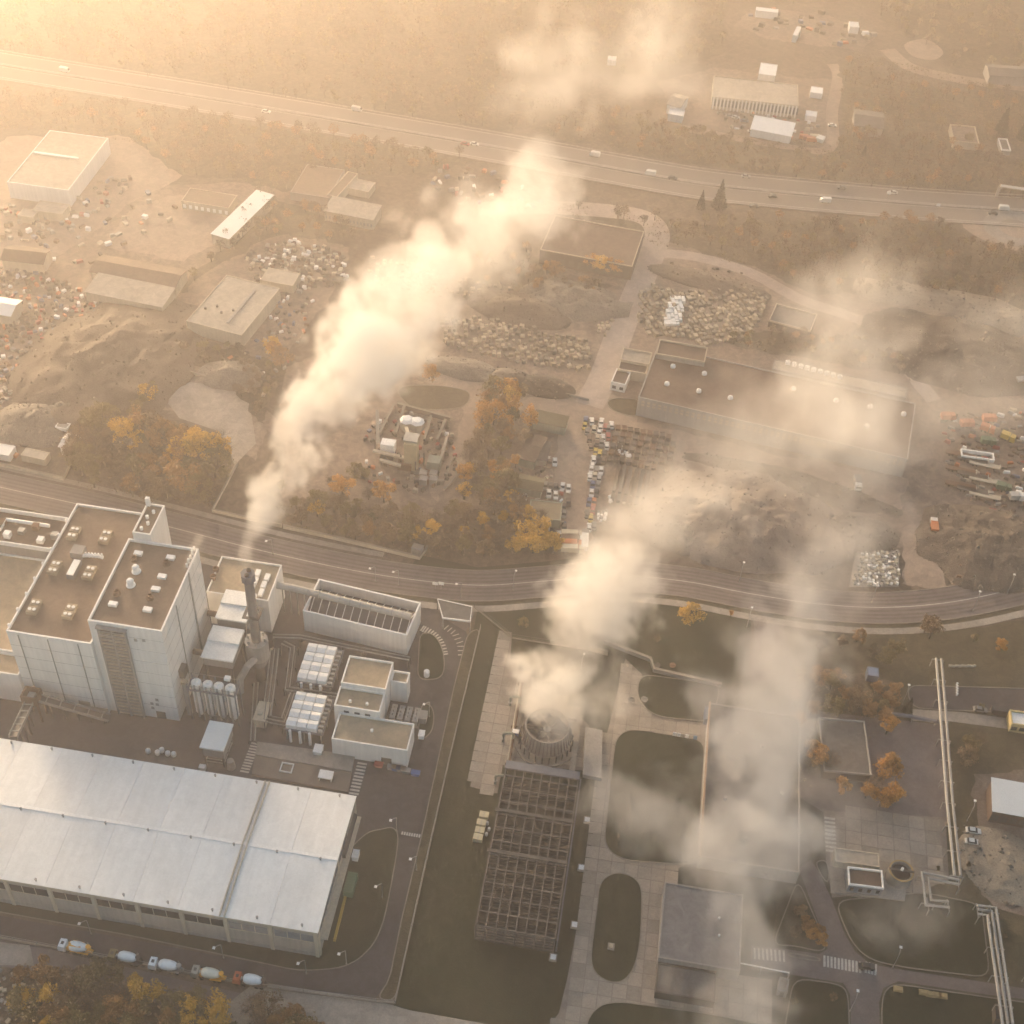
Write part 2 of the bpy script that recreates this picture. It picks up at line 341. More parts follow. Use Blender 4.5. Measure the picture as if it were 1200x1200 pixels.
jn = sheet('side_street', [(936, 1018), (950, 1008), (960, 1022), (975, 1055), (990, 1095), (1002, 1115), (1020, 1130), (1060, 1137), (1160, 1152), (1240, 1165), (1240, 1176), (1160, 1166), (1052, 1150), (1035, 1158), (1030, 1175), (1032, 1230), (998, 1230), (996, 1165), (988, 1152), (925, 1142), (880, 1136), (880, 1108), (925, 1113), (960, 1118), (970, 1112), (955, 1070)], OLDASPH, .06)
sheet('triangle_lawn', [(955, 1010), (968, 1008), (972, 1022), (970, 1036), (962, 1026)], LAWN, .13, True)
sheet('wedge_lawn', [(905, 1108), (935, 1030), (953, 1072), (969, 1108), (962, 1116), (930, 1108)], DRYLAWN, .13, True)
sheet('plaza_lawn', [(978, 1056), (1082, 1046), (1150, 1060), (1160, 1146), (1060, 1134), (1022, 1126), (1004, 1112), (992, 1092)], LAWN, .13, True)
sheet('street_lawn', [(930, 1146), (986, 1154), (994, 1166), (996, 1230), (915, 1230)], LAWN, .13, True)
sheet('corner_grass', [(1036, 1162), (1048, 1153), (1165, 1170), (1240, 1180), (1240, 1240), (1034, 1240), (1033, 1180)], LAWN, .13, True)
for a, c, n in (((882, 1117), (921, 1121), 8), ((964, 1126), (1010, 1134), 11), ((1013, 1133), (1028, 1137), 4)):
    stripes(jn, gp(*a), gp(*c), n, .55, 3.2, .07)
il = sheet('traffic_island', [(924, 1116), (961, 1123), (961, 1127), (924, 1121)], OLDASPH, .12, True)
stripes(pz, gp(972, 957), gp(974, 1000), 9, .7, 3, .12)
# plant crossings
yard = bpy.data.objects['plant_yard']
stripes(yard, gp(300, 870), gp(286, 906), 11, .55, 2.6, .04)
stripes(yard, gp(425, 893), gp(414, 932), 10, .6, 2.8, .04)
stripes(yard, gp(470, 976), gp(493, 980), 8, .45, 1.0, .04)
stripes(yard, None, None, 14, .5, 2.4, .04, arc=cr(G([(494, 736), (506, 742), (516, 753), (521, 768)]), 5))
stripes(yard, None, None, 9, .35, 2.2, .04, arc=[gp(521, 734), gp(533, 742), gp(540, 755), gp(541, 770)], name='painted_dash')

# ------------------------------------------------------------------ roads
RD = cr(G([(-80, 552), (0, 572), (100, 594), (200, 619), (300, 645), (400, 667), (480, 680), (560, 687), (640, 682), (720, 676), (800, 682), (880, 697), (960, 709), (1040, 713), (1120, 706), (1200, 689), (1270, 672)]), 6)
b = MB(); b.strip(RD, 13.5, .075, .3); road = struct('main_road', b, OLDASPH)
for nm, off, w in (('centre_line', .4, .3),):
    k = MB(); k.strip(RD, w, .082, off); part(nm, k, WHITE, road)
for off in (6.95, -6.5):
    k = MB(); k.strip(RD, .35, .06, off, .13); part('kerb', k, KERB, road)
TYRE = mat('tyre_worn_asphalt', (.085, .072, .067), sc_=.12, col2=(.125, .105, .096), fine=.2, mid=.2)
for off in (1.8, 3.4, 5, -1.2, -2.9, -4.4):
    k = MB(); k.strip(RD, .75, .0785, off); part('tyre_track', k, TYRE, road)
k = MB(); k.strip(RD, 1.7, .1, -7.6); struct('road_verge', k, DRYLAWN)
k = MB(); k.strip(RD, 2.6, .12, -9.8); struct('pavement', k, CONC)
k = MB(); k.strip(RD[:34], 2.2, .1, 9.5); struct('north_path', k, CONC)
sheet('plant_entry', [(500, 700), (520, 697), (560, 706), (552, 730), (546, 740), (520, 725)], OLDASPH, .085)
sheet('junction', [(878, 712), (932, 718), (918, 735), (925, 765), (945, 785), (935, 800), (880, 800), (884, 735)], OLDASPH, .085)
stripes(road, gp(886, 722), gp(928, 727), 13, .45, 3.2, .09)
b = MB(); b.strip(cr(G([(-60, 588), (0, 600), (60, 613), (105, 626)]), 4), 2.4, .05); struct('garden_path', b, CONC)
HW = cr(G([(-120, 55), (0, 76), (200, 108), (420, 145), (600, 176), (800, 212), (900, 224), (1000, 233), (1100, 241), (1280, 252)]), 6)
b = MB(); b.strip(HW, 25, .06); hw = struct('highway', b, mat('highway_asphalt', (.17, .145, .125), sc_=.05, col2=(.215, .185, .16)))
for nm, off, w in (('edge_line', 11.3, .3), ('edge_line', -11.3, .3), ('edge_line', 1.6, .25), ('edge_line', -1.6, .25)):
    k = MB(); k.strip(HW, w, .068, off); part(nm, k, WHITE, hw)
k = MB(); k.strip(HW, 1.6, .03, 0, .5); part('median_barrier', k, CONC, hw)
for off in (13.4, -13.4):
    k = MB(); k.strip(HW, .9, .02, off, .35); part('hard_shoulder_wall', k, CONC, hw)
YR = cr(G([(560, 245), (640, 243), (720, 248), (757, 256), (770, 272), (765, 295), (745, 345), (728, 385), (708, 440), (690, 475)]), 5)
b = MB(); b.strip(YR, 11, .055); struct('yard_road', b, PALER)
sheet('yard_square', [(598, 462), (640, 470), (690, 452), (740, 470), (748, 492), (900, 530), (1060, 560), (1060, 600), (950, 590), (840, 560), (800, 540), (700, 500), (690, 560), (690, 640), (664, 648), (645, 610), (655, 500), (600, 478)], SAND, .05)
sheet('batching_road', [(520, 420), (600, 462), (600, 480), (555, 500), (535, 560), (515, 590), (505, 575), (535, 510), (545, 480), (500, 445)], SAND, .045)
b = MB(); b.strip(cr(G([(300, 480), (340, 515), (430, 575), (500, 600), (540, 575)]), 4), 6, .04); struct('batching_track', b, DIRT)
b = MB(); b.strip(cr(G([(770, 296), (820, 302), (880, 320), (940, 352), (1000, 372), (1040, 395), (1070, 440), (1095, 470)]), 5), 6.5, .06); struct('field_track', b, PALER)
b = MB(); b.strip(cr(G([(1040, 58), (1065, 78), (1110, 90), (1160, 98), (1260, 108)]), 5), 9, .05); struct('far_road', b, SAND)
b = MB(); b.strip(cr(G([(975, 75), (982, 90), (975, 130), (970, 175), (900, 168), (800, 150)]), 5), 6, .05); struct('compound_lane', b, SAND)
sheet('compound_yard', [(770, 95), (840, 80), (985, 95), (968, 172), (800, 148)], DIRT, .04)
sheet('far_compound', [(880, 10), (960, 15), (1030, 40), (1010, 60), (900, 45), (860, 30)], DIRT, .03)
sheet('quarry_patch', [(1060, 52), (1085, 46), (1105, 60), (1095, 70), (1070, 66)], SAND, .06, smooth=True)
b = MB(); b.strip([gp(1190, 268)+Vector((11*math.cos(i*.2618), 11*math.sin(i*.2618), 0)) for i in range(25)], 7, .065); struct('roundabout', b, CONC)
sheet('roundabout_arm', [(1120, 258), (1150, 254), (1240, 262), (1240, 300), (1180, 290), (1140, 278)], SAND, .055)
sheet('depot_lawn', [(468, 455), (510, 452), (545, 458), (550, 468), (538, 478), (505, 480), (480, 476)], DRYLAWN, .08, True, True)
sheet('gate_lawn', [(713, 470), (725, 467), (748, 470), (746, 487), (725, 484), (714, 477)], DRYLAWN, .08, True, True)
sheet('roadside_grass', [(490, 650), (560, 665), (640, 658), (690, 652), (700, 662), (640, 671), (560, 676), (480, 668)], LAWN, .06)
sheet('stone_lot', [(1005, 645), (1054, 645), (1053, 688), (995, 688), (1000, 660)], CONC, .05)
sheet('sorting_lot', [(1058, 618), (1095, 612), (1110, 640), (1107, 688), (1058, 688)], SAND, .05)
# ------------------------------------------------------------------ building kit
def ring(b, x0, x1, y0, y1, z0, z1, t):
    b.box(x0, x1, y0, y0+t, z0, z1); b.box(x0, x1, y1-t, y1, z0, z1); b.box(x0, x0+t, y0+t, y1-t, z0, z1); b.box(x1-t, x1, y0+t, y1-t, z0, z1); return b
WIN = {}
def windows(o, w, d, spec):
    """spec rows: side, count, z0, z1, share of the width, optional material, optional margin"""
    for side, n, z0, z1, fr, *mm in spec:
        m = mm[0] if mm else GLASS; mg = mm[1] if len(mm) > 1 else 0.
        L = (w if side in 'fb' else d)*(1-2*mg); st = L/n; ww = st*fr; key = (round(ww, 2), round(z1-z0, 2), m.name)
        if key not in WIN:
            WIN[key] = (MB().box(-ww/2, ww/2, -.04, .05, 0, z1-z0).mesh('window', m),)
        for i in range(n):
            q = (w if side in 'fb' else d)*mg+(i+.5)*st
            loc, rz = {'f': ((q, 0, z0), 0), 'b': ((q, d, z0), math.pi), 'r': ((w, q, z0), math.pi/2), 'l': ((0, q, z0), -math.pi/2)}[side]
            share('window', WIN[key][0], o, loc, rz)
def building(label, A, rz, w, d, h, wm=WALL, rm=TROOF, name='building', cat='building', roof='flat', rise=1.5, par=.7, t=.4, cop=None, win=(), base=0., group=None, door=None):
    o = thing(name, label, cat, (A[0], A[1], base), rz, group); h -= base
    if roof == 'flat':
        part('wall', MB().box(0, w, 0, d, 0, h-par), wm, o, True)
        part('roof', MB().box(t, w-t, t, d-t, h-par-.02, h-par+.04), rm, o, True)
        part('parapet', ring(MB(), -.03, w+.03, -.03, d+.03, h-par+.001, h, t), cop or wm, o, True)
    elif roof == 'gable':                 # ridge along the length w
        b = MB(); b.add([(0, 0, 0), (w, 0, 0), (w, d, 0), (0, d, 0), (0, 0, h), (w, 0, h), (w, d, h), (0, d, h), (0, d/2, h+rise), (w, d/2, h+rise)],
                        [(3, 2, 1, 0), (0, 1, 5, 4), (2, 3, 7, 6), (1, 2, 6, 9, 5), (3, 0, 4, 8, 7), (4, 5, 9, 8), (6, 7, 8, 9)])
        part('wall', b, wm, o, True); e = .5; k = rise/(d/2)
        for s in (0, 1):
            y0, y1 = ((-e, d/2) if s == 0 else (d+e, d/2)); q = MB()
            P = [(-e, y0, h-k*e+.04), (w+e, y0, h-k*e+.04), (w+e, y1, h+rise+.04), (-e, y1, h+rise+.04)]
            q.add(P+[(x, y, z+.18) for x, y, z in P], [(3, 2, 1, 0), (4, 5, 6, 7), (0, 1, 5, 4), (1, 2, 6, 5), (2, 3, 7, 6), (3, 0, 4, 7)] if s == 0 else [(0, 1, 2, 3), (7, 6, 5, 4), (4, 5, 1, 0), (5, 6, 2, 1), (6, 7, 3, 2), (7, 4, 0, 3)])
            part('roof_slope', q, rm, o, True)
    elif roof == 'shed':                  # one slope falling to the front
        b = MB(); b.add([(0, 0, 0), (w, 0, 0), (w, d, 0), (0, d, 0), (0, 0, h), (w, 0, h), (w, d, h+rise), (0, d, h+rise)],
                        [(3, 2, 1, 0), (0, 1, 5, 4), (2, 3, 7, 6), (1, 2, 6, 5), (3, 0, 4, 7), (4, 5, 6, 7)])
        part('wall', b, wm, o, True); e = .35; k = rise/d
        P = [(-e, -e, h-k*e+.03), (w+e, -e, h-k*e+.03), (w+e, d+e, h+rise+k*e+.03), (-e, d+e, h+rise+k*e+.03)]
        part('roof', MB().add(P+[(x, y, z+.16) for x, y, z in P], [(3, 2, 1, 0), (4, 5, 6, 7), (0, 1, 5, 4), (1, 2, 6, 5), (2, 3, 7, 6), (3, 0, 4, 7)]), rm, o, True)
    windows(o, w, d, win)
    if door:
        for side, q, dw, dh, m in door:
            me = MB().box(-dw/2, dw/2, -.06, .05, 0.02, dh).mesh('door', m)
            loc, rr = {'f': ((q*w, 0, 0), 0), 'r': ((w, q*d, 0), math.pi/2)}[side]; share('door', me, o, loc, rr)
    return o
def rect(a, b, c, z):
    """front-left, front-right and a back photo corner of a roof at height z -> corner, heading, width, depth"""
    A, B, Cc = gp(*a, z), gp(*b, z), gp(*c, z); ex = (B-A); w = ex.length; ex.normalize(); ey = Vector((-ex.y, ex.x, 0))
    return A, math.atan2(ex.y, ex.x), w, abs((Cc-A).dot(ey))
def rb(label, a, b, c, h, wm=GWALL, rm=GROOF, **k):
    A, rz, w, d = rect(a, b, c, h); return building(label, A, rz, w, d, h, wm, rm, **k)

# ------------------------------------------------------------------ the plant: boiler house
tall = building('tall white boiler tower with louvred stair strip on its front wall', (-139.5, 226.3), 0, 21, 31.9, 40.7, WALL, BROOF, 'boiler_tower', cat='tower', par=.9, t=.5)
st = MB().box(3, 10.4, -.12, .02, .5, 38.6); sf = part('shaft_shade_panel', st, mat('shaft_shade', (.05, .047, .045), .2, .3), tall, True)  # flat dark backing: shade of the recessed stairwell painted behind the landings
for x in (2.6, 6.5, 10.2): part('stair_column', MB().box(x, x+.45, -1.1, -.001, 0, 38.9), GWALL, tall, True)
la = MB().box(0, 3.35, -.95, -.14, 0, .22).mesh('stair_landing', CWALL); lr = MB().box(0, 3.35, -.99, -.93, 0, .5).mesh('stair_rail', STEEL)
for k in range(25):
    for x in (3.1, 6.85):
        q = share('stair_landing', la, tall, (x, 0, .8+k*1.5)); share('rail', lr, q, (0, 0, .75))
part('stair_canopy', MB().box(2.3, 11, -1.3, -.002, 38.9, 39.4), GWALL, tall, True)
part('door', MB().box(14.2, 17, -.08, .02, 0, 3.2), DSTEEL, tall, True)
for x, z in ((13, 6), (14.6, 6), (13, 4), (14.8, 8.2), (12.4, 34.6), (14.8, 35)): part('wall_vent', MB().box(x, x+.9, -.12, .02, z, z+1.1), GWALL, tall, True)
part('wall_hopper', MB().box(20.98, 22.6, 5, 8, 14, 17.5), DSTEEL, tall, True)
for u, v in ((162, 648.7), (200, 653.7), (190, 675.7), (182.5, 690.5), (132.5, 708), (173, 714.5)):
    p = gp(u, v, 40.2); part('roof_light', MB().box(p.x-1.2, p.x+1.2, p.y-.75, p.y+.75, 39.8, 40.7), WHT, tall)
for u, v, r in ((159.5, 668, .9), (153, 684, .9)):
    p = gp(u, v, 40.5); q = part('roof_fan', MB().lathe([(r*1.5, 39.8), (r*1.5, 40.2), (r, 40.3), (r, 41.6), (r*1.2, 41.7), (r*.8, 42.3), (.05, 42.4)], 12, (p.x, p.y, 0)), WHT, tall)
for u, v in ((157, 655), (195, 660), (137, 695), (175.7, 700)):
    p = gp(u, v, 40.2); part('roof_vent', MB().lathe([(1.1, 39.8), (1.1, 40.3), (.75, 40.4), (.75, 41.2), (.55, 41.2), (.5, 40.5), (.05, 40.5)], 12, (p.x, p.y, 0)), RUST, tall)
for k in range(5):
    p = gp(219+k*2.2, 664-k*5, 40); part('steam_pipe', MB().cyl(p.x, p.y, 39.8, 41.2+.3*(k % 2), .4, .35, 8), WHT, tall)
blk = building('broad white boiler hall with brown roof left of the tall tower', (-164.2, 225), 0, 24.65, 52, 32, WALL, BROOF, 'boiler_hall', par=.8, t=.5)
for x in (3.2, 11.8, 20.6): part('downpipe', MB().box(x, x+.22, -.25, -.005, 0, 31), GWALL, blk, True)
part('plinth', MB().box(-.05, 24.66, -.12, -.004, 0, 2.2), GWALL, blk, True)
for x in (5, 16): part('door', MB().box(x, x+3.4, -.16, -.003, 0, 4.2), STEEL, blk, True)
for k in range(5): part('cladding_joint', MB().box(0, 24.6, -.03, .001, 6+k*5, 6.09+k*5), GWALL, blk, True)
for k in range(7): part('cladding_joint', MB().box(10.9, 20.95, -.03, .001, 6+k*5, 6.09+k*5), GWALL, tall, True); part('cladding_joint', MB().box(20.999, 21.03, .1, 31.8, 6+k*5, 6.09+k*5), GWALL, tall, True)
part('downpipe', MB().box(21.001, 21.25, 11, 11.25, 0, 39), GWALL, tall, True); part('ladder', MB().box(21.002, 21.3, 22, 22.6, 3, 40.5), STEEL, tall, True)
acb = MB().box(-1.45, 1.45, -1.15, 1.15, 0, 1.3).mesh('roof_unit', TROOF); acf = MB().cyl(-.65, 0, 1.3, 1.5, .5, n=10).cyl(.65, 0, 1.3, 1.5, .5, n=10).mesh('fan', WHT)
for u, v in ((86.3, 624.6), (123.5, 629), (64, 665), (104.5, 671), (40, 711), (81.5, 716.5)):
    p = gp(u, v, 32)
    for s in (-1.35, 1.35):
        q = share('roof_unit', acb, blk, (p.x+164.2, p.y-225+s, 31.2)); f_ = share('fan', acf, q)
p = gp(92, 648, 32); part('plant_room', MB().box(p.x-1.8, p.x+1.8, p.y-1.8, p.y+1.8, 31.2, 33.6), GWALL, blk)
p = gp(87, 668, 32); part('chiller', MB().box(p.x-1.1, p.x+1.1, p.y-3.2, p.y+3.2, 31.2, 33), BSTEEL, blk); part('chiller_top', MB().box(p.x-1, p.x+1, p.y-3, p.y+3, 33.003, 33.3), WHT, blk)
p = gp(108, 652, 32); part('roof_duct', MB().tube([(p.x-3.5, p.y-.6, 32.2), (p.x-1, p.y, 32.2), (p.x+2, p.y+.3, 32.2), (p.x+3, p.y+.6, 31.4)], .55, 8), WHT, blk)
for k in range(6): part('duct_elbow', MB().cyl(p.x-2+k*.95, p.y+.2+.1*k, 31.2, 33, .4, .3, 8), WHT, blk)
for k in range(8): part('edge_lamp', MB().box(-164.7, -164.2, 227+k*6, 227.6+k*6, 31.2, 32.3), WHT, blk)
sh = building('slim white stair head tower behind the tall boiler tower', (-138, 257.9+.4), 0, 5.4, 12.3, 43.5, WALL, BROOF, 'stair_tower', cat='tower')
part('mast', MB().box(.2, 1.4, 11, 12, 43.4, 46.5), WHT, sh, True)
for k in range(4): part('roof_vent', MB().cyl(2+1.1*(k % 2), 2+k*2.4, 42.8, 43.9, .5, n=8), WHT, sh, True)
lo_ = building('low white annex with beige roof left of the boiler hall', (-215, 231.5), 0, 50.6, 36.5, 14, WALL, TROOF, 'annex')
building('narrow white front annex at the foot of the boiler hall', (-215, 224.2), 0, 50.6, 7.25, 13, WALL, TROOF, 'front_annex', cat='building')
bk = building('low rooftop plant building with ducts behind the beige annex', (-215, 268.3), 0, 50.5, 14, 19, GWALL, MROOF, 'plant_building', cop=WHT, par=1.6)
for k in range(9):
    x = -199+k*3.6; part('roof_unit', MB().box(x, x+2, 271+(k % 3)*2.5, 273+(k % 3)*2.5, 17.4, 19+.4*(k % 2)), (WHT, STEEL, RUST)[k % 3], bk)
part('roof_duct', MB().tube([(-204, 273, 18.6), (-190, 273.5, 18.6), (-190, 278, 18.6), (-176, 278, 18.6)], .6, 8), WHT, bk)
B2 = building('white turbine house with beige roof at the foot of the steam plume', (-121, 264.2), 0, 19.4, 15.3, 15, WALL, TROOF, 'turbine_house')
for u, v in ((253, 668), (250, 677)):
    p = gp(u, v, 15); part('roof_vent', MB().lathe([(.8, 14.3), (.8, 15.2), (1, 15.4), (1, 15.9), (.7, 15.9), (.6, 15.2), (.05, 15.2)], 10, (p.x, p.y, 0)), RUST, B2)
for u, v in ((313, 676), (309, 685), (306, 694), (302, 671), (299, 680), (295, 689)):
    p = gp(u, v, 15); part('roof_light', MB().box(p.x-.75, p.x+.75, p.y-1.3, p.y+1.3, 14.3, 15.2), WHT, B2)
for nm, lab, y0, y1, zz in (('filter_house', 'white filter house behind the silver stack on dark legs', 252.6, 263, 18), ('filter_house', 'white filter house beside the stack nearer the silos', 238.6, 249.8, 16.5)):
    o = thing(nm, lab, 'filter house', (-113.8, y0, 0), 0, 'filter houses by the stack')
    part('body', MB().box(-113.8, -105, y0, y1, zz-4, zz-.6), GWALL, o); part('roof', MB().box(-114.2, -104.6, y0-.4, y0+(y1-y0)*.52, zz-.59, zz), WHT, o)
    part('roof', MB().box(-114.2, -104.6, y0+(y1-y0)*.52, y1+.4, zz-.59, zz+.5), WHT, o)
    for x in (-113.2, -105.6):
        for y in (y0+.6, y1-.6): part('leg', MB().box(x-.3, x+.3, y-.3, y+.3, 0, zz-4), DSTEEL, o)
    part('hopper', MB().lathe([(.6, 5), (4.2, zz-4.01)], 4, ((-109.4), (y0+y1)/2, 0)), RUST, o); part('duct', MB().tube([(-114.5, y0+3, zz-2.5), (-117.8, y0+3, zz-2.5)], .9, 8), RUST, o)
sk = thing('chimney_stack', 'grey twin-flue chimney stack rising from a round drum', 'chimney', (-99.7, 246.2, 0))
part('shaft', MB().cyl(-99.7, 246.2, 0, 44.3, 1.5, 1.35, 16), mat('stack_steel', (.16, .155, .155), .2, .4, streak=.25), sk, smooth=True); part('head', MB().cyl(-99.7, 246.2, 44.301, 47, 2.1, 2.1, 8), BSTEEL, sk)
for y in (245.2, 247.2): q = part('flue', MB().cyl(-99.7, y, 47.001, 47.6, .62, .62, 10), RUST, sk); part('flue_mouth', MB().cyl(-99.7, y, 47.601, 47.64, .45, .45, 10), RUBBER, q)
part('drum', MB().cyl(-99.7, 246.2, 11, 18, 3.4, 3.4, 20), STEEL, sk, smooth=False); part('drum_skirt', MB().cyl(-99.7, 246.2, 7.5, 10.998, 2.4, 3.4, 20), BSTEEL, sk)
for a in range(6): part('drum_bracket', MB().box(-99.7+2.6*math.cos(a)-.3, -99.7+2.6*math.cos(a)+.3, 246.2+2.6*math.sin(a)-.3, 246.2+2.6*math.sin(a)+.3, 18.002, 19.4), STEEL, sk)
part('stack_duct', MB().tube([(-99.7, 243.2, 13), (-101, 240, 13), (-103, 238, 9), (-103, 237, 4)], 1.1, 8), STEEL, sk)
part('platform', ring(MB(), -102.2, -97.2, 243.7, 248.7, 30, 30.2, .9), DSTEEL, sk)
SILO = 'white silos in a row on the blue frame'
for k, x in enumerate((-112.9, -109.5, -106.2, -102.8)):
    o = thing('silo', nth(k)+' tall white silo from the boiler tower', 'silo', (x, 229.8, 0), 0, SILO)
    part('shell', MB().cyl(x, 229.8, 2.5, 15.4, 1.5, 1.5, 18), WHT, o, smooth=False); part('cone', MB().lathe([(.4, .3), (1.5, 2.499)], 18, (x, 229.8, 0)), WHT, o)
    part('cap', MB().lathe([(1.5, 15.401), (1.2, 15.8), (.5, 15.9), (.5, 16.6), (.05, 16.6)], 18, (x, 229.8, 0)), WHT, o); part('ladder', MB().box(x-.3, x+.3, 228.1, 228.2, 1, 16), STEEL, o)
o = thing('feed_column', 'slim pale pipe column left of the white silos', 'column', (-116.4, 229.6, 0)); part('shaft', MB().cyl(-116.4, 229.6, 0, 14.5, .85, .85, 10), GWALL, o); part('cap', MB().box(-117.2, -115.6, 228.8, 230.4, 14.501, 15.4), TROOF, o)
o = thing('silo_scaffold', 'blue-grey steel frame with walkway around the silos', 'frame', (-108, 229, 0))
for x in (-115, -111.2, -107.9, -104.5, -100.9):
    for y in (227.8, 231.9): part('post', MB().box(x-.18, x+.18, y-.18, y+.18, 0, 16.4), BSTEEL, o)
part('walkway', ring(MB(), -115.2, -100.7, 227.5, 232.2, 14, 14.2, .55), BSTEEL, o); part('top_rail', ring(MB(), -115.2, -100.7, 227.45, 232.2, 16.3, 16.42, .08), STEEL, o); part('top_box', MB().box(-104.9, -103.2, 231, 232.4, 16.45, 17.4), WHT, o)
hp = thing('loading_house', 'white roofed truck loading house on dark legs near the crossing', 'building', (-106.7, 212.7, 0))
part('body', MB().box(-106.5, -100.4, 213, 221.4, 4.5, 8.6), GWALL, hp); part('roof', MB().box(-107, -100, 212.4, 221.9, 8.601, 9.2), WROOF, hp)
for x in (-106.2, -100.9):
    for y in (213.3, 217, 221): part('leg', MB().box(x-.25, x+.25, y-.25, y+.25, 0, 4.499), DSTEEL, hp)
for z in (1.6, 3): part('brace', ring(MB(), -106.3, -100.7, 213.1, 221.3, z, z+.25, .2), STEEL, hp)
part('side_vessel', MB().cyl(-98.9, 213.4, 0, 3.4, 1.3, 1, 10), STEEL, hp); part('front_bin', MB().box(-107.6, -105.8, 210.6, 212, 0, 1.6), WHT, hp)
# cooler banks
for lab, x0, y0, w, d, zt, nr in (('white bank of domed air coolers nearest the open-topped condenser', -87.4, 243.2, 9, 13.8, 7.5, 4), ('white bank of domed air coolers nearest the concrete deck', -86.2, 226.2, 9.3, 12.6, 7, 4)):
    o = thing('cooler_bank', lab, 'air cooler', (x0, y0, 0), 0, 'air cooler banks'); cw, rd = w/3, d/nr
    me = MB().add([(.1, .1, 0), (cw-.1, .1, 0), (cw-.1, rd-.12, 0), (.1, rd-.12, 0), (.1, .1, 1.6), (cw-.1, .1, 1.6), (cw-.1, rd-.12, 1.6), (.1, rd-.12, 1.6), (.1, rd*.5, 2), (cw-.1, rd*.5, 2)],
                  [(0, 1, 5, 4), (1, 2, 6, 9, 5), (2, 3, 7, 6), (3, 0, 4, 8, 7), (4, 5, 9, 8), (6, 7, 8, 9)]).mesh('cooler_cell', WHT)
    for i in range(3):
        for j in range(nr): share('cooler_cell', me, o, (i*cw, j*rd, zt-2))
    part('deck', MB().box(x0-.3, x0+w+1.9, y0-.4, y0+d+.3, zt-2.4, zt-2.02), BSTEEL, o)
    for i in range(3):
        for y in (y0, y0+d/2, y0+d): part('leg', MB().box(x0+i*(w+1)/2, x0+i*(w+1)/2+.35, y-.2, y+.2, 0, zt-2.4), STEEL, o)
    for j in range(8): part('side_bracket', MB().box(x0+w+.1, x0+w+1.5, y0+j*d/8, y0+j*d/8+.7, zt-2.01, zt-.9), STEEL, o)
    for j in range(3): part('header_pipe', MB().cyl(x0+1.5+j*2.9, y0-.8, 0, zt-1.6, .45, n=8), WHT, o)
# control building
cb = building('white control building with taller tan-roofed rear block', (-72.9, 239.8), 0, 13.4, 10.4, 12.6, WALL, TROOF, 'control_building')
ofb = building('tan-roofed middle block attached to the control building', (-73.2, 232.6), 0, 13.5, 7.15, 11, WALL, TROOF, 'office_block', win=(('f', 3, 7.4, 9.2, .5, GLASS, .15),))
lb = building('long low tan-roofed workshop in front of the control building', (-71.6, 222.9), 0, 22.1, 9.6, 8.3, WALL, TROOF, 'workshop', door=(('f', .72, 3, 3, DSTEEL),))
for x, y, z in ((-69, 235, 10.3), (-64, 235, 10.3), (-61, 228, 7.6)):
    o_ = ofb if z > 9 else lb; ox, oy, _ = ORGS[o_.name]; part('roof_vent', MB().cyl(x-ox, y-oy, z, z+.9, .45, n=8), WHT, o_, True)
building('small white annex beside the control building', (-59.4, 245.5), 0, 5, 4.2, 9.5, WALL, TROOF, 'annex_block')
for k in range(4):
    o = thing('transformer', nth(k)+' grey transformer from the control building wall', 'transformer', (-57.3+k*2.3, 239.6, 0), 0, 'transformers in the switchyard')
    part('tank', MB().box(-.8, .8, -2.6, 2.6, .3, 3), STEEL, o, True); part('plinth', MB().box(-.95, .95, -2.8, 2.8, 0, .299), CONC, o, True)
    for j in range(5): part('cooling_fin', MB().box(-1.05, 1.05, -2.4+j*1.05, -2+j*1.05, .6, 2.5), DSTEEL, o, True)
    for j in range(3): part('bushing', MB().cyl(0, -1.4+j*1.4, 3, 3.9, .16, n=6), GWALL, o, True)
single('switch_kiosk', MB().box(-49.4, -47.4, 238.8, 241.6, .04, 2.6).box(-49.6, -47.2, 238.6, 241.8, 2.601, 2.8), GWALL, 'white switch kiosk beside the transformers', 'kiosk')
single('round_tank', MB().lathe([(.9, .05), (.9, 2.2), (.5, 2.7), (.05, 2.8)], 12, (*gp(500, 792)[:2], 0)), WHT, 'small white round tank on the lawn by the curved crossing', 'tank')
single('meter_box', MB().box(-48.5, -46.9, 233.2, 235.4, .04, 1.6).box(-48.6, -46.8, 233.1, 235.5, 1.601, 1.72), WHT, 'low white meter box by the small dark lawn', 'box')
single('pump_hut', MB().box(-76.8, -74.6, 221.4, 224, .04, 2.6).box(-77, -74.4, 221.2, 224.2, 2.601, 2.8), WHT, 'tiny white hut at the corner of the low workshop', 'hut')
# open-topped condenser
A = Vector((-91.8, 267.0)); rz = math.atan2(-3.5, 33.5); W_, D_ = 33.7, 13.9
o = thing('air_condenser', 'long white open-topped air condenser with ribbed dark inside', 'condenser', (A.x, A.y, 0), rz)
part('wall', ring(MB(), 0, W_, 0, D_, 0, 9.4, .35), WALL, o, True); part('rim', ring(MB(), -.06, W_+.06, -.06, D_+.06, 9.402, 9.6, .5), WHT, o, True)
for s in (0, 1):
    y0, y1 = (.36, D_/2) if s == 0 else (D_-.36, D_/2)
    b = MB(); f = (0, 1, 2, 3) if s == 0 else (3, 2, 1, 0); b.add([(.36, y0, 5.2), (W_-.36, y0, 5.2), (W_-.36, y1, 9), (.36, y1, 9)], [f]); part('cooling_panel', b, mat('fin_panel', (.11, .1, .1), .2, .3), o, True)
    for k in range(13): x = 1.2+k*(W_-2.4)/12; part('rib', MB().bar((x, y0, 5.5), (x, y1, 9.25), .22, .4), WHT, o, True)
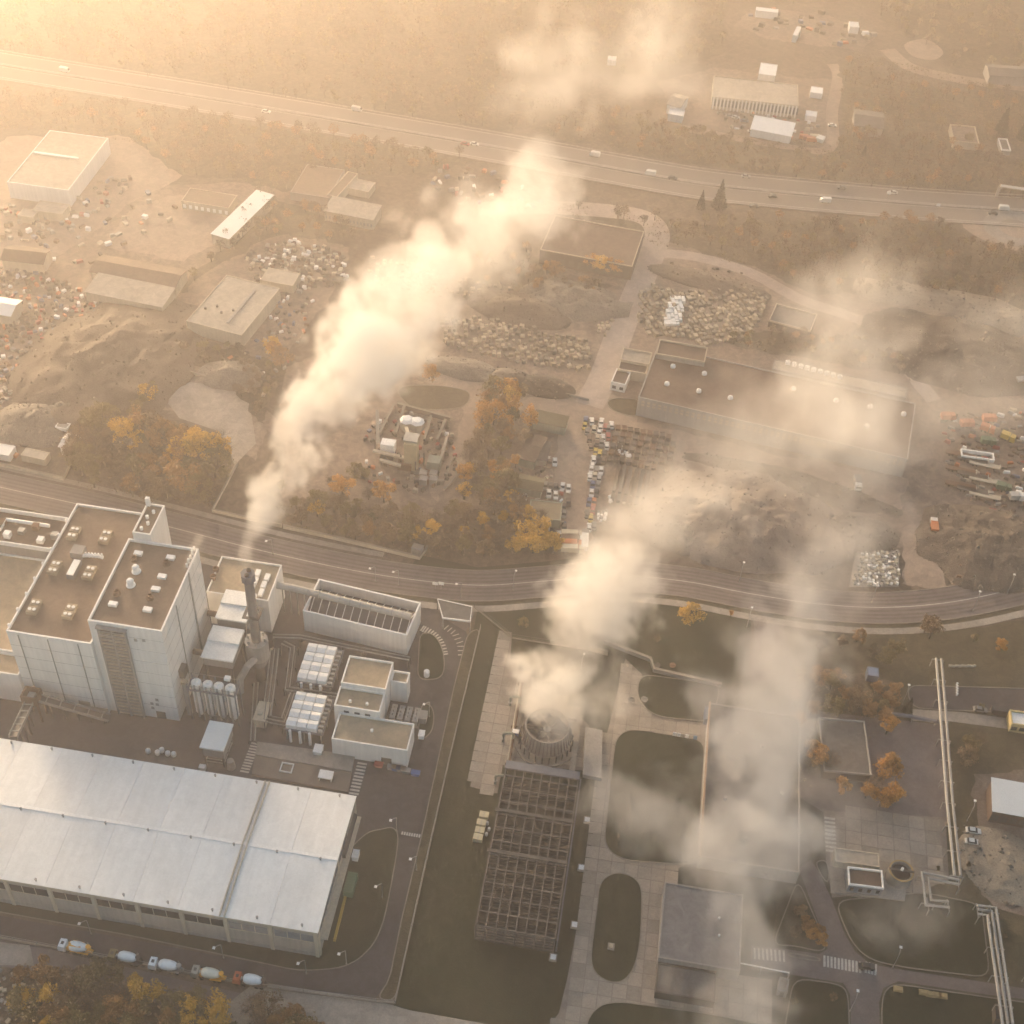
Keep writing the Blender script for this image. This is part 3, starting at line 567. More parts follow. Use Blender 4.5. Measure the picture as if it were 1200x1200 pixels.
part('steam_duct', MB().tube([(-11.5, 5.2, 12.2), (-6, 5.8, 12), (0, 6.6, 11), (8, D_/2, 10.4), (W_-1, D_/2, 10.2)], 1.15, 12), PIPE, o, True)
for k in range(11): x = -4+k*3.4; part('duct_band', MB().lathe([(1.26, 0), (1.26, .3)], 12, (x, 6.3 if x < 6 else D_/2, 11.3 if x < 3 else 10.35), 'X'), STEEL, o, True)
for k in range(4): part('duct_post', MB().box(-9+k*2.4, -8.7+k*2.4, 5.3, 5.6, 0, 11), STEEL, o, True)
# gate house at the entrance
o = thing('entrance_canopy', 'flat grey gate canopy across the plant entrance', 'canopy', gp(514, 712)); P = G([(513, 702), (553, 711), (551, 728), (519, 724)], 5)
part('roof', MB().prism(P, 4.6, 5), GROOF, o); part('fascia', MB().strip([*P, P[0]], .4, 4.55, 0, .6), WHT, o)
for p in P: part('post', MB().box(p.x-.2, p.x+.2, p.y-.2, p.y+.2, 0, 4.59), STEEL, o)
# deck between yard and warehouse
o = thing('concrete_deck', 'low concrete deck with a skylight between workshop and warehouse', 'deck', gp(355, 895))
P = G([(302, 869), (416, 885), (412, 904), (299, 884)], 1.2); part('upper_slab', MB().prism(P, 0, 1.2), CONC, o)
P = G([(299, 885), (412, 905), (408, 928), (295, 907)], .9); part('lower_slab', MB().prism(P, 0, .9), mat('brown_screed', (.17, .14, .115), .2, .2), o)
p = gp(336, 900, 1); part('skylight', ring(MB(), p.x-1.8, p.x+1.8, p.y-1.6, p.y+1.6, .901, 1.4, .3), WHT, o); p = gp(350, 892, 1); part('expansion_joint', MB().bar((p.x-11, p.y+1.2, .95), (p.x+8, p.y+.8, .95), .3, .1), DSTEEL, o)
p = gp(382, 909, 2); single('white_shelter', MB().box(p.x-2, p.x+2, p.y-1.4, p.y+1.4, 2.4, 2.7).box(p.x-1.8, p.x-1.6, p.y-1.2, p.y+1.2, .9, 2.4).box(p.x+1.6, p.x+1.8, p.y-1.2, p.y+1.2, .9, 2.4), WHT, 'white flat shelter on the concrete deck', 'shelter')
# pipe racks in the yard
def rack(label, pts, z, n=4, sp=.7, m=DSTEEL, r=.22, posts=True, name='pipe_rack', cat='pipe rack', pm=STEEL, group=None):
    P = [gp(*q, z) if len(q) == 2 else Vector(q) for q in pts]; o = thing(name, label, cat, (P[0].x, P[0].y, 0), 0, group)
    for i in range(n):
        off = (i-(n-1)/2)*sp; Q = []
        for k, p in enumerate(P):
            a = (P[k]-P[k-1]).normalized() if k else (P[1]-P[0]).normalized(); c_ = (P[k+1]-P[k]).normalized() if k < len(P)-1 else a
            na, nc = Vector((-a.y, a.x, 0)), Vector((-c_.y, c_.x, 0)); nn = (na+nc); nn = nn/max(.5, nn.length_squared)*2 if nn.length > .1 else na
            Q.append(p+nn*off+Vector((0, 0, .15 if i % 2 else 0)))
        part('pipe', MB().tube(Q, r, 6), pm if i % 2 == 0 else m, o)
    if posts:
        for a, c_ in zip(P, P[1:]):
            L = (c_-a).length; k = max(1, int(L/7))
            for i in range(k+1):
                p = a.lerp(c_, i/k if k else 0); d = (c_-a).normalized(); q = Vector((-d.y, d.x, 0))*(n*sp/2+.2); t_ = MB()
                for s in (-1, 1): t_.box(p.x+q.x*s-.12, p.x+q.x*s+.12, p.y+q.y*s-.12, p.y+q.y*s+.12, 0, p.z-r-.12)
                t_.bar(p+q+Vector((0, 0, -r)), p-q+Vector((0, 0, -r)), .25, .25); part('trestle', t_, m, o)
    return o
rack('brown pipe rack bending between stack and cooler banks', [(322, 760), (318, 795), (312, 842), (333, 846), (345, 812)], 3.5, 5, .6)
rack('pipe rack along the front of the upper cooler bank', [(332, 752), (344, 758), (338, 806), (395, 814)], 4, 4, .6)
rack('low pipe bundle between silo frame and cooler bank', [(300, 800), (296, 868)], 1.5, 3, .6)
rack('pipe rack behind the cooler banks under the condenser', [(320, 745), (352, 746), (400, 756), (480, 772)], 4, 3, .6)
single('dosing_hut', MB().box(-96.6, -93.2, 228.4, 235, .04, 3.6).box(-96.8, -93, 228.2, 235.2, 3.601, 3.8).box(-95.8, -94.4, 230, 231.6, 3.801, 4.6), CWALL, 'cream dosing hut beside the stack foot', 'hut')
for k, (u, v, c) in enumerate(((444, 891, 'red'), (459, 894, 'steel'), (464, 895, 'blue'), (470, 896, 'steel'), (476, 898, 'grey'), (487, 901, 'blue'))):
    p = gp(u, v+7); col = {'red': paint('red', (.35, .04, .03)), 'steel': STEEL, 'blue': paint('blue', (.03, .1, .3)), 'grey': GWALL}[c]
    o = thing('waste_skip', '%s waste skip, %s from the left below the workshop' % ({'steel': 'metal'}.get(c, c), nth(k)), 'skip', (p.x, p.y, .03), 0, 'skips below the workshop')
    part('bin', MB().add([(-1, -.6, 0), (1, -.6, 0), (1, .6, 0), (-1, .6, 0), (-1.25, -.75, 1.2), (1.25, -.75, 1.2), (1.25, .75, 1.2), (-1.25, .75, 1.2)], [(3, 2, 1, 0), (4, 5, 6, 7), (0, 1, 5, 4), (1, 2, 6, 5), (2, 3, 7, 6), (3, 0, 4, 7)]), col, o, True)
    part('lid', MB().box(-1.3, 1.3, -.8, .8, 1.202, 1.32), col, o, True)
for k, (u, v) in enumerate(((174, 882), (185, 884), (190, 881), (197, 885), (204, 886))):
    p = gp(u, v); single('white_vessel', MB().lathe([(.6, .04), (.75, .4), (.75, 1.4), (.4, 1.8), (.05, 1.9)], 10, (p.x, p.y, 0)), WHT, nth(k)+' small white vessel from the left behind the warehouse roof', 'vessel', 'white vessels behind the warehouse')
# conveyors left
o = thing('transfer_house', 'brown steel transfer tower where two conveyors meet', 'tower', gp(37, 822)); p = gp(37, 815, 10); 
part('body', ring(MB(), p.x-2.4, p.x+2.4, p.y-2, p.y+2, 8, 11.5, .4), RUST, o); part('floor', MB().box(p.x-1.9, p.x+1.9, p.y-1.5, p.y+1.5, 8.2, 8.6), DSTEEL, o); part('head_drum', MB().box(p.x-1, p.x+1, p.y-1, p.y+1, 8.601, 10.4), STEEL, o)
for sx in (-2, 2):
    for sy in (-1.6, 1.6): part('leg', MB().box(p.x+sx-.2, p.x+sx+.2, p.y+sy-.2, p.y+sy+.2, 0, 7.99), RUST, o)
for lab, a, c_ in (('conveyor gallery running down behind the warehouse roof', (p.x, p.y-2.2, 9), (p.x+2.4, 203.5, 13.2)), ('sloping conveyor gallery along the foot of the boiler hall', (p.x+2.6, p.y, 9), (-137.5, 221.5, 2.6))):
    o = thing('conveyor', lab, 'conveyor', (c_[0], c_[1], 0), 0, 'conveyor galleries'); a, c_ = Vector(a), Vector(c_); d = (c_-a).normalized(); q = Vector((-d.y, d.x, 0))
    part('belt_deck', MB().bar(a, c_, 2.2, .35), DSTEEL, o)
    for s in (-1, 1): part('side_truss', MB().bar(a+q*s*1.25+Vector((0, 0, .9)), c_+q*s*1.25+Vector((0, 0, .9)), .18, 1.1), GWALL, o)
    for k in range(5): m_ = a.lerp(c_, (k+.5)/5); part('roof_hoop', MB().bar(m_-q*1.3+Vector((0, 0, 1.3)), m_+q*1.3+Vector((0, 0, 1.3)), .25, .2), STEEL, o); part('leg', MB().box(m_.x-.2, m_.x+.2, m_.y-.2, m_.y+.2, 0, m_.z-.4), DSTEEL, o)

# ------------------------------------------------------------------ warehouse
X0, X1, Y0, Y1, EH, RI = -205., -59.5, 161.8, 201.8, 13.1, 1.2
wh = thing('warehouse', 'huge white-roofed warehouse with window band facing the mixer trucks', 'warehouse', (X0, Y0, 0)); YM = (Y0+Y1)/2; XJ = -84.
b = MB(); b.add([(X0, Y0, 0), (X1, Y0, 0), (X1, Y1, 0), (X0, Y1, 0), (X0, Y0, EH), (X1, Y0, EH), (X1, Y1, EH), (X0, Y1, EH), (X0, YM, EH+RI), (X1, YM, EH+RI)], [(3, 2, 1, 0), (0, 1, 5, 4), (2, 3, 7, 6), (1, 2, 6, 9, 5), (3, 0, 4, 8, 7)])
part('wall', b, mat('precast_wall', (.36, .33, .3), .12, .12, streak=.22), wh)
nb = 12; bw = 11.6
def wroof(xa, xb, s):
    ya, yb = (Y0-.5, YM) if s == 0 else (Y1+.5, YM); z0, z1 = EH-.01, EH+RI+.02; f = (0, 1, 2, 3) if s == 0 else (3, 2, 1, 0)
    return MB().add([(xa, ya, z0), (xb, ya, z0), (xb, yb, z1), (xa, yb, z1), (xa, ya, z0+.2), (xb, ya, z0+.2), (xb, yb, z1+.2), (xa, yb, z1+.2)],
                    [q if s == 0 else q[::-1] for q in [(3, 2, 1, 0), (4, 5, 6, 7), (0, 1, 5, 4), (1, 2, 6, 5), (2, 3, 7, 6), (3, 0, 4, 7)]])
RS = [mat('white_roof_sheet_%d' % i, tuple(c*f for c in (.77, .765, .755)), .06, .05, .55, streak=.09, fine=.05, mid=.05, along=(.7, .05, 1)) for i, f in enumerate((1, .965, 1.03))]
xs = [X1+.4, X1-12.1]+[XJ-.0]+[XJ-bw*k for k in range(1, 11)]+[X0]; xs = sorted(set(xs))
for i, (xa, xb) in enumerate(zip(xs, xs[1:])):
    for s in (0, 1): part('roof_panel', wroof(xa+.03, xb-.03, s), RS[rnd.randrange(3)], wh)
part('ridge_cap', MB().box(X0, X1+.4, YM-.45, YM+.45, EH+RI+.2, EH+RI+.38), WHT, wh)
for dx in (-.75, .45): part('fire_wall_cap', MB().add([(XJ+dx, Y0-.4, EH+.15), (XJ+dx+.35, Y0-.4, EH+.15), (XJ+dx+.35, YM, EH+RI+.15), (XJ+dx, YM, EH+RI+.15), (XJ+dx, Y0-.4, EH+.75), (XJ+dx+.35, Y0-.4, EH+.75), (XJ+dx+.35, YM, EH+RI+.75), (XJ+dx, YM, EH+RI+.75)], [(4, 5, 6, 7), (0, 1, 5, 4), (1, 2, 6, 5), (3, 0, 4, 7)]), CWALL, wh); part('fire_wall_cap', MB().add([(XJ+dx, YM, EH+RI+.15), (XJ+dx+.35, YM, EH+RI+.15), (XJ+dx+.35, Y1+.4, EH+.15), (XJ+dx, Y1+.4, EH+.15), (XJ+dx, YM, EH+RI+.75), (XJ+dx+.35, YM, EH+RI+.75), (XJ+dx+.35, Y1+.4, EH+.75), (XJ+dx, Y1+.4, EH+.75)], [(4, 5, 6, 7), (1, 2, 6, 5), (2, 3, 7, 6), (3, 0, 4, 7)]), CWALL, wh)
vm_ = MB().cyl(0, 0, 0, .75, .22, n=7).cyl(0, 0, .75, .95, .34, n=7).mesh('roof_vent', GWALL)
for k in range(13):
    x = X1-4-k*bw
    for y, z in ((Y0+.6, EH+.2), (YM-.9, EH+RI+.1), (Y1-.6, EH+.2)): share('roof_vent', vm_, wh, (x-X0, y-Y0, z))
pil = MB().box(-.45, .45, -.35, .02, 0, EH-.2).mesh('pilaster', CWALL); pan = MB().box(-1.65, 1.65, -.1, .02, 0, 3.1).mesh('window', GLASS); panl = MB().box(-1.65, 1.65, -.1, .02, 0, 3.1).mesh('window', LGLASS); sill = MB().box(-5.4, 5.4, -.2, .02, 0, .22).mesh('sill', CWALL)
frm = MB().box(-1.72, -1.62, -.14, -.101, 0, 3.1).box(1.62, 1.72, -.14, -.101, 0, 3.1).mesh('frame', CWALL)
for k in range(13):
    x = XJ+12.2-k*bw if k else XJ+12.2
    share('pilaster', pil, wh, (x-X0, 0, 0))
    for j in range(3):
        wx = x-bw/2+(j-1)*3.45; q = share('window', panl if k in (0, 1, 2) and j < 3 and x-bw/2 > XJ-1 else pan, wh, (wx-X0, 0, 7.4)); share('frame', frm, q)
    share('sill', sill, wh, (x-bw/2-X0, 0, 7.1))
share('pilaster', pil, wh, (X1-.5-X0, 0, 0)); q = share('sill', sill, wh, (X1-6.2-X0, 0, 7.1))
for j in range(3): share('frame', frm, share('window', panl, wh, (X1-6.2+(j-1)*3.45-X0, 0, 7.4)))
part('cornice', MB().box(X0, X1+.12, Y0-.42, Y0-.02, EH-.75, EH-.05), CWALL, wh); part('plinth', MB().box(X0, X1+.1, Y0-.12, Y0-.01, 0, 1.6), GWALL, wh)
part('end_window_band', MB().box(X1-.02, X1+.1, Y0+1.5, Y1-10, 9.4, 11.2), LGLASS, wh)
for k in range(18): part('mullion', MB().box(X1+.101, X1+.18, Y0+1.5+k*1.65, Y0+1.7+k*1.65, 9.4, 11.2), DSTEEL, wh)
part('end_canopy', MB().box(X1+.002, X1+1.8, Y0+2, Y1-1, 5.4, 5.8), CWALL, wh)
part('end_duct', MB().box(X1+.003, X1+.9, YM+5, Y1-2, 7, 8.6), DSTEEL, wh)
for y in (Y0+.3, YM, Y1-1): part('end_pilaster', MB().box(X1-.02, X1+.32, y, y+.8, 0, EH-.3), CWALL, wh)
p = gp(411, 1040); o = thing('green_container', 'green shipping container against the warehouse end wall', 'container', (p.x, p.y, .06))
part('body', MB().box(-1.3, 1.3, -3.1, 3.1, .1, 2.7), paint('green', (.05, .14, .07)), o, True); [part('rib', MB().box(-1.36, 1.36, -2.9+k*.8, -2.7+k*.8, .15, 2.74), paint('green2', (.06, .16, .085)), o, True) for k in range(8)]
p = gp(417, 1005); single('white_cabinet', MB().box(p.x-.8, p.x+.8, p.y-1.2, p.y+1.2, .05, 2).box(p.x-.9, p.x+.9, p.y-1.3, p.y+1.3, 2.001, 2.15), WHT, 'white cabinet beside the warehouse end wall', 'cabinet')
a, c_ = gp(405, 1049, .6), gp(392, 1101, .6); single('yellow_barrier', MB().bar(a, c_, .7, .5).box(a.x-.3, a.x+.3, a.y-.3, a.y+.3, .06, .3).box(c_.x-.3, c_.x+.3, c_.y-.3, c_.y+.3, .06, .3), paint('yellow', (.42, .27, .03)), 'long yellow barrier beside the warehouse corner', 'barrier')

# ------------------------------------------------------------------ cooling frame and cooling tower
gx0, gx1, gy0, gy1, gz = -21., -.4, 173.6, 224.6, 8.
GRIDC = mat('grid_concrete', (.115, .102, .098), .25, .4, streak=.2)
gr = thing('cooling_grid', 'dark open concrete grid of an old cooling frame on the lawn', 'concrete grid', (gx0, gy0, 0))
part('basin_floor', MB().box(gx0, gx1, gy0, gy1, .04, .5), mat('basin_dark', (.03, .03, .034), .2, .3), gr); part('side_wall', MB().box(gx1+.5, gx1+.9, gy0+.5, gy1, 0, 5.5), BSTEEL, gr); part('side_wall', MB().box(gx0-.6, gx0-.3, gy0+2, gy1, 0, 3), GRIDC, gr)
nX, nY = 8, 12; dx, dy = (gx1-gx0)/nX, (gy1-gy0)/nY
for i in range(nX+1): x = gx0+i*dx; part('long_beam', MB().box(x-.16, x+.16, gy0, gy1, gz-.5, gz), GRIDC, gr)
for j in range(nY+1): y = gy0+j*dy; part('cross_beam', MB().box(gx0-.2, gx1+.2, y-.16, y+.16, gz-.46, gz-.04), GRIDC, gr)
for y in (gy0+5*dy+.8, gy0+8*dy+1): part('walkway', MB().box(gx0-.8, gx1+.3, y-.5, y+.5, gz+.001, gz+.3), DSTEEL, gr)
part('head_walkway', MB().box(gx0-.3, gx1+.3, gy1-2.2, gy1+.4, gz+.001, gz+.35), BSTEEL, gr)
pm_ = MB().box(-.17, .17, -.17, .17, .5, gz-.501).mesh('post', GRIDC)
for i in range(nX+1):
    for j in range(nY+1): share('post', pm_, gr, (i*dx, j*dy, 0))
SLT = mat('slat_dark', (.04, .037, .038), .25, .4); sm_ = MB().box(0, gx1-gx0, -.13, .13, 0, .25).mesh('slat', DSTEEL); s2 = MB().box(0, gx1-gx0, -.1, .1, 0, .2).mesh('slat', SLT)
for j in range(nY):
    for k in range(5):
        if rnd.random() < .9: share('slat', sm_ if k % 2 else s2, gr, (0, (j+.12+.19*k)*dy, 3.6+1.6*rnd.random()))
lm_ = MB().box(.15, gx1-gx0-.15, -.3, .05, 0, .35).mesh('louvre', GRIDC)
for z in (1.4, 2.8, 4.2, 5.6, 6.8): share('louvre', lm_, gr, (0, 0, z))
cx, cyy = -11.5, 239.2
ct = thing('cooling_tower', 'round ribbed cooling tower mouth breathing steam behind the concrete grid', 'cooling tower', (cx, cyy, 0))
part('shell', MB().lathe([(7.3, 2.6), (6.75, 6), (6.5, 8.6), (6.1, 8.6), (6.3, 6), (6.6, 4), (.05, 3.9)], 40, (cx, cyy, 0)), mat('tower_shell', (.3, .265, .24), .15, .4, streak=.25), ct, smooth=False)
for k in range(40):
    a = 2*math.pi*k/40; c, s = math.cos(a), math.sin(a); part('rib', MB().bar((cx+7.6*c, cyy+7.6*s, 3.4), (cx+6.55*c, cyy+6.55*s, 8.5), .22, .3), FRAMEC, ct)
for k in range(24): a = 2*math.pi*k/24; x, y = cx+7.9*math.cos(a), cyy+7.9*math.sin(a); part('column', MB().box(x-.2, x+.2, y-.2, y+.2, 0, 3.2), DSTEEL, ct)
part('basin', MB().lathe([(9.2, .05), (9.2, .8), (8.6, .8), (8.5, .4), (.05, .4)], 32, (cx, cyy, 0)), CONC, ct)
for k in range(6):
    a = k*math.pi/3; part('fan_blade', MB().bar((cx, cyy, 6.4), (cx+5.9*math.cos(a), cyy+5.9*math.sin(a), 6.2), 1.3, .15), DSTEEL, ct)
part('fan_hub', MB().lathe([(1.1, 6), (1.1, 6.8), (.05, 7)], 14, (cx, cyy, 0)), STEEL, ct)
o = thing('tower_deck', 'concrete service deck around the round cooling tower', 'deck', (-22, 229, 0)); part('slab', ring(MB(), -21.6, -1.8, 228.4, 250, 0, 1.1, 1.6), CONC, o)
for k in range(7): part('rail_post', MB().box(-21.5+k*3.2, -21.4+k*3.2, 228.5, 228.6, 1.1, 2.2), STEEL, o)
part('rail', MB().box(-21.6, -1.9, 228.46, 228.54, 2.2, 2.3), STEEL, o)
P = G([(686, 852), (706, 856), (705, 912), (683, 908)], 1.5); single('concrete_ramp', MB().prism(P, 0, 1.6), GWALL, 'plain dark grey concrete ramp right of the cooling tower', 'ramp')
for k, (u, v) in enumerate(((604, 806), (596, 848), (587, 897))):
    p = gp(u, v+14); o = thing('riser_pipe', '%s pale hooked riser pipe from the top beside the apron wall' % nth(k), 'pipe', (p.x, p.y, .05), 0, 'hooked pipes along the apron')
    part('pipe', MB().tube([(-1.3, -2.4, 0), (-1.3, -2.4, 3.2), (-1.1, -2.3, 3.9), (-.4, -2.2, 4.1), (1.2, -2, 4.1), (1.5, -2, 3.7), (1.5, -2, 0)], .42, 8), mat('pipe_green', (.24, .26, .22), .15, .5), o, True); part('flange', MB().cyl(-1.3, -2.4, 1.4, 1.6, .62, n=10), STEEL, o, True)
p = gp(606, 862); o = thing('pump_set', 'blue and white pump with yellow valves beside the cooling tower', 'pump', (p.x, p.y, .05)); part('motor', MB().box(-1.6, .6, -.8, .8, .3, 1.8), paint('blue', (.03, .1, .3)), o, True); part('cover', MB().box(-1.5, .5, -.7, .7, 1.801, 2.1), WHT, o, True); part('plinth', MB().box(-1.9, 3, -1, 1, 0, .299), CONC, o, True)
for k in range(3): part('valve', MB().cyl(1.2+k*.8, .2*(k % 2), .3, 1.3, .3, n=8), paint('yellow', (.42, .27, .03)), o, True)
rack('rusty pipe rail along the left edge of the tower apron', [(611, 800), (603, 850), (596, 893)], 1.6, 2, .6, RUST, .25, True, pm=CWALL)
for k, (u, v) in enumerate(((567, 958), (564, 967), (562, 976), (560, 984))):
    p = gp(u, v); o = thing('cream_crate', nth(k)+' cream crate from the top of the row beside the concrete grid', 'crate', (p.x, p.y, .03), 0, 'cream crates beside the concrete grid')
    part('box', MB().box(-1.3, 1.3, -.95, .95, .2, 1.7), mat('cream_board', (.5, .44, .3), .1, .5), o, True); part('pallet', MB().box(-1.35, 1.35, -1, 1, 0, .199), BARK, o, True); part('strap', MB().box(-.15, .15, -.97, .97, .25, 1.72), CWALL, o, True)
for k, (u, v) in enumerate(((571, 966), (573, 973), (570, 979))):
    p = gp(u, v); single('drum', MB().cyl(p.x, p.y, .05, 1.1, .4, n=9).cyl(p.x, p.y, 1.1, 1.16, .36, n=9), WHT, nth(k)+' white drum from the top beside the cream crates', 'drum', 'drums beside the crates')
for k, (u, v) in enumerate(((688, 962), (681, 1018), (673, 1085), (648, 1123))):
    p = gp(u, v); o = thing('manhole_chamber', nth(k)+' concrete manhole chamber down the edge of the slab path', 'manhole', (p.x, p.y, .03), 0, 'chambers beside the slab path'); part('chamber', MB().box(-1, 1, -1, 1, 0, .7), CONC, o, True); part('cover', MB().box(-.7, .7, -.7, .7, .701, .82), WHT, o, True)
p = gp(716, 1110); o = thing('lawn_hydrant', 'small pale hydrant box on the oval lawn', 'hydrant', (p.x, p.y, .14)); part('base', MB().box(-.9, .9, -.9, .9, 0, .5), CONC, o, True); part('cap', MB().box(-.5, .5, -.5, .5, .501, 1), CWALL, o, True)
for k, (u, v, s) in enumerate(((740, 822, 'dark'), (755, 821, 'pale'), (770, 781, 'dark'), (788, 781, 'rust'))):
    p = gp(u, v); m_ = {'dark': DSTEEL, 'pale': CONC, 'rust': RUST}[s]; o = thing('garden_planter', '%s round planter, %s from the left near the slab path' % (s, nth(k)), 'planter', (p.x, p.y, .1), 0, 'planters near the slab path'); part('bowl', MB().lathe([(.7, 0), (1.1, .7), (.95, .7), (.8, .5), (.05, .5)], 10), m_, o, True)
o = thing('sign_board', 'long white and blue notice board at the lawn edge', 'sign', gp(805, 859)); a, c_ = gp(789, 858, 2.2), gp(818, 863, 2.2)
for k in range(6): q = a.lerp(c_, k/6); q2 = a.lerp(c_, (k+.86)/6); part('panel', MB().bar(q, q2, .25, 1.6), (WHT, WHT, CWALL, WHT, CWALL, paint('skyblue', (.08, .25, .45)))[k], o)
for t in (.1, .5, .9): q = a.lerp(c_, t); part('post', MB().box(q.x-.1, q.x+.1, q.y-.1+.3, q.y+.1+.3, 0, 1.8), STEEL, o)

# ------------------------------------------------------------------ buildings right of the slab path
fb = building('long grey flat-roofed hall with orange lit edge under the drifting steam', (35.3, 205.5), .004, 27, 53, 6, GWALL, GROOF, 'flat_hall', par=.5)
part('edge_coping', MB().box(-.25, .3, -.1, 53.1, 6.001, 6.35), LITEDGE, fb, True)
for x, y in ((6, 20), (9, 44), (16, 40), (22, 25), (12, 8)): part('roof_vent', MB().cyl(x, y, 5.5, 6.6, .6, .5, 9), GWALL, fb, True)
p2 = building('low grey-blue flat-roofed shed beside the oval lawn', (26.4, 174.4), 0, 21, 22, 5.5, GWALL, mat('blue_grey_felt', (.19, .185, .19), .15, .1, mid=.2), 'flat_shed', par=.4)
for x, y in ((15, 14), (15.2, 9)): part('roof_vent', MB().cyl(x, y, 5.1, 5.8, .3, n=7), WHT, p2, True)
building('small dark annex in front of the grey-blue shed', (26.6, 166), 0, 15, 8.2, 3.6, DWALL, GROOF, 'dark_annex', cat='shed')
a, c_ = gp(775, 1120, 2), gp(900, 1128, 2); rack('thin white pipe along the front of the grey-blue shed', [(775, 1121), (830, 1126), (860, 1127), (925, 1140)], 2.2, 1, .5, STEEL, .22, True, pm=WHT)
single('blue_door_cabin', MB().box(*(lambda p: (p.x-1, p.x+1, p.y-2.2, p.y+2.2))(gp(828, 843)), .06, 3).box(*(lambda p: (p.x-1.1, p.x+1.1, p.y-2.3, p.y+2.3))(gp(828, 843)), 3.001, 3.2), paint('slate', (.1, .14, .22)), 'slate blue cabin at the corner of the long grey hall', 'cabin')
o = rb('dark grey flat-roofed garage with white rim among the orange trees', (966, 903), (1022, 908), (970, 841), 4, DWALL, GROOF, name='garage', cop=GWALL)
P = [gp(1050, 838, 3.2), gp(1104, 847, 3.2)]; rack('fat blue-grey pipe beside the dark fir', [(1042, 836), (1070, 840), (1104, 847)], 2.4, 1, .5, STEEL, .65, True, pm=BSTEEL)
rb('yellow and white kiosk at the right edge by the car park', (1186, 848), (1215, 852), (1188, 832), 4, mat('yellow_wall', (.5, .4, .2), .1, .3), WHT, name='kiosk', cat='kiosk', win=(('f', 3, 1, 2.6, .7),))
rb('white-roofed shed with dark brown walls at the right edge', (1164, 950), (1230, 962), (1160, 915), 5.5, mat('brown_board', (.12, .08, .06), .25, .4), WROOF, name='white_shed', cat='shed', roof='shed', rise=1.2, win=(('f', 6, 1, 3.4, .7, DSTEEL),))
rb('pale grey portacabin beside the street lawn', (912, 1160), (923, 1163), (913, 1144), 3, GWALL, PROOF, name='portacabin', cat='cabin', door=(('f', .5, 1, 2.1, DSTEEL),))
bs = rb('small pump station with brown roof and white rim on the plaza', (995, 1036), (1036, 1041), (994, 1015), 4.5, mat('blue_render', (.2, .22, .25), .12, .4), MROOF, name='pump_station', cop=WHT, win=(('f', 4, 1.4, 3, .4),))
rb('white flat slab canopy behind the pump station', (979, 1009), (1031, 1016), (979, 993), 3.2, CWALL, PROOF, name='slab_canopy', cat='canopy', par=.2)
o = thing('round_settler', 'round tank with yellow rim and dark water on the plaza', 'tank', gp(1051, 1038)); p = gp(1052, 1030)
part('wall', MB().lathe([(3.5, 0), (3.3, 4.2), (2.8, 4.2), (2.7, 3), (.05, 3)], 28, (p.x, p.y, 0)), GWALL, o); part('rim', MB().lathe([(3.4, 4.201), (3.4, 4.4), (3.0, 4.4), (3.0, 4.21)], 28, (p.x, p.y, 0), cap=False), paint('dull_yellow', (.3, .2, .06)), o); part('water', MB().cyl(p.x, p.y, 3.001, 3.2, 2.6, n=24), mat('dark_water', (.03, .02, .02), .2, 1, .1), o); part('bridge', MB().box(p.x-3.4, p.x+3.4, p.y-.3, p.y+.3, 4.501, 4.7), DSTEEL, o); part('agitator', MB().cyl(p.x, p.y, 4.701, 5.6, .4, n=8), WHT, o)
single('terrace', MB().prism(G([(985, 1032), (1062, 1040), (1060, 1056), (978, 1046)], .3), .05, .5), CONC, 'pale concrete terrace below the pump station', 'terrace')
# heating mains on trestles
rack('twin silver heating main running down right of the dark yard', [(1100, 772), (1104, 820), (1113, 940), (1122, 1026)], 4, 2, 1.6, STEEL, .42, pm=PIPE, name='heating_main', cat='pipeline')
rack('square loop of silver pipes beside the round tank', [(1124, 1034), (1084, 1026), (1088, 1058), (1112, 1060)], 3.5, 2, 1.6, STEEL, .42, pm=PIPE, name='heating_main', cat='pipeline')
rack('triple silver heating main leaving at the bottom right corner', [(1146, 1066), (1162, 1068), (1168, 1110), (1178, 1178), (1186, 1240)], 4, 3, 1.3, STEEL, .42, pm=PIPE, name='heating_main', cat='pipeline')
single('pipe_bridge_pier', MB().prism(G([(1166, 1176), (1184, 1179), (1185, 1196), (1167, 1194)], 3), 0, 3.2), DWALL, 'dark square pier under the triple heating main', 'pier')
# fences and low walls
def fence(label, pts, h=1.8, m=STEEL, step=6, name='fence', base=True, z=0., group=None, smooth=True):
    P = [gp(*q, z) if len(q) == 2 else Vector(q) for q in pts]; o = thing(name, label, name.replace('_', ' '), (P[0].x, P[0].y, 0), 0, group)
    if base: k = MB(); k.strip(P, .35, 0, 0, .45); part('base', k, KERB, o)
    for q, nm in ((h-.06, 'top_rail'), (h*.5, 'middle_rail')):
        k = MB(); k.strip(P, .09, q, 0, .09); part(nm, k, m, o)
    me = MB().box(-.09, .09, -.09, .09, 0, h).mesh('post', m)
    for a, c_ in zip(P, P[1:]):
        n = max(1, int((c_-a).length/step))
        for i in range(n): p = a.lerp(c_, i/n); share('post', me, o, (p.x-P[0].x, p.y-P[0].y, 0))
    return o
def wall(label, pts, h=1.6, w=.4, m=CWALL, group=None):
    P = [gp(*q) for q in pts]; o = thing('boundary_wall', label, 'wall', (P[0].x, P[0].y, 0), 0, group)
    k = MB(); k.strip(P, w, 0, 0, h); part('wall', k, m, o); k = MB(); k.strip(P, w+.2, h+.002, 0, .15); part('coping', k, KERB, o); return o
fence('long straight plant fence down the grass verge', [(563, 736), (526, 892), (494, 1033), (463, 1174)])
fence('plant fence along the south road behind the trucks', [(463, 1176), (440, 1174), (300, 1156), (100, 1118), (-40, 1092)])
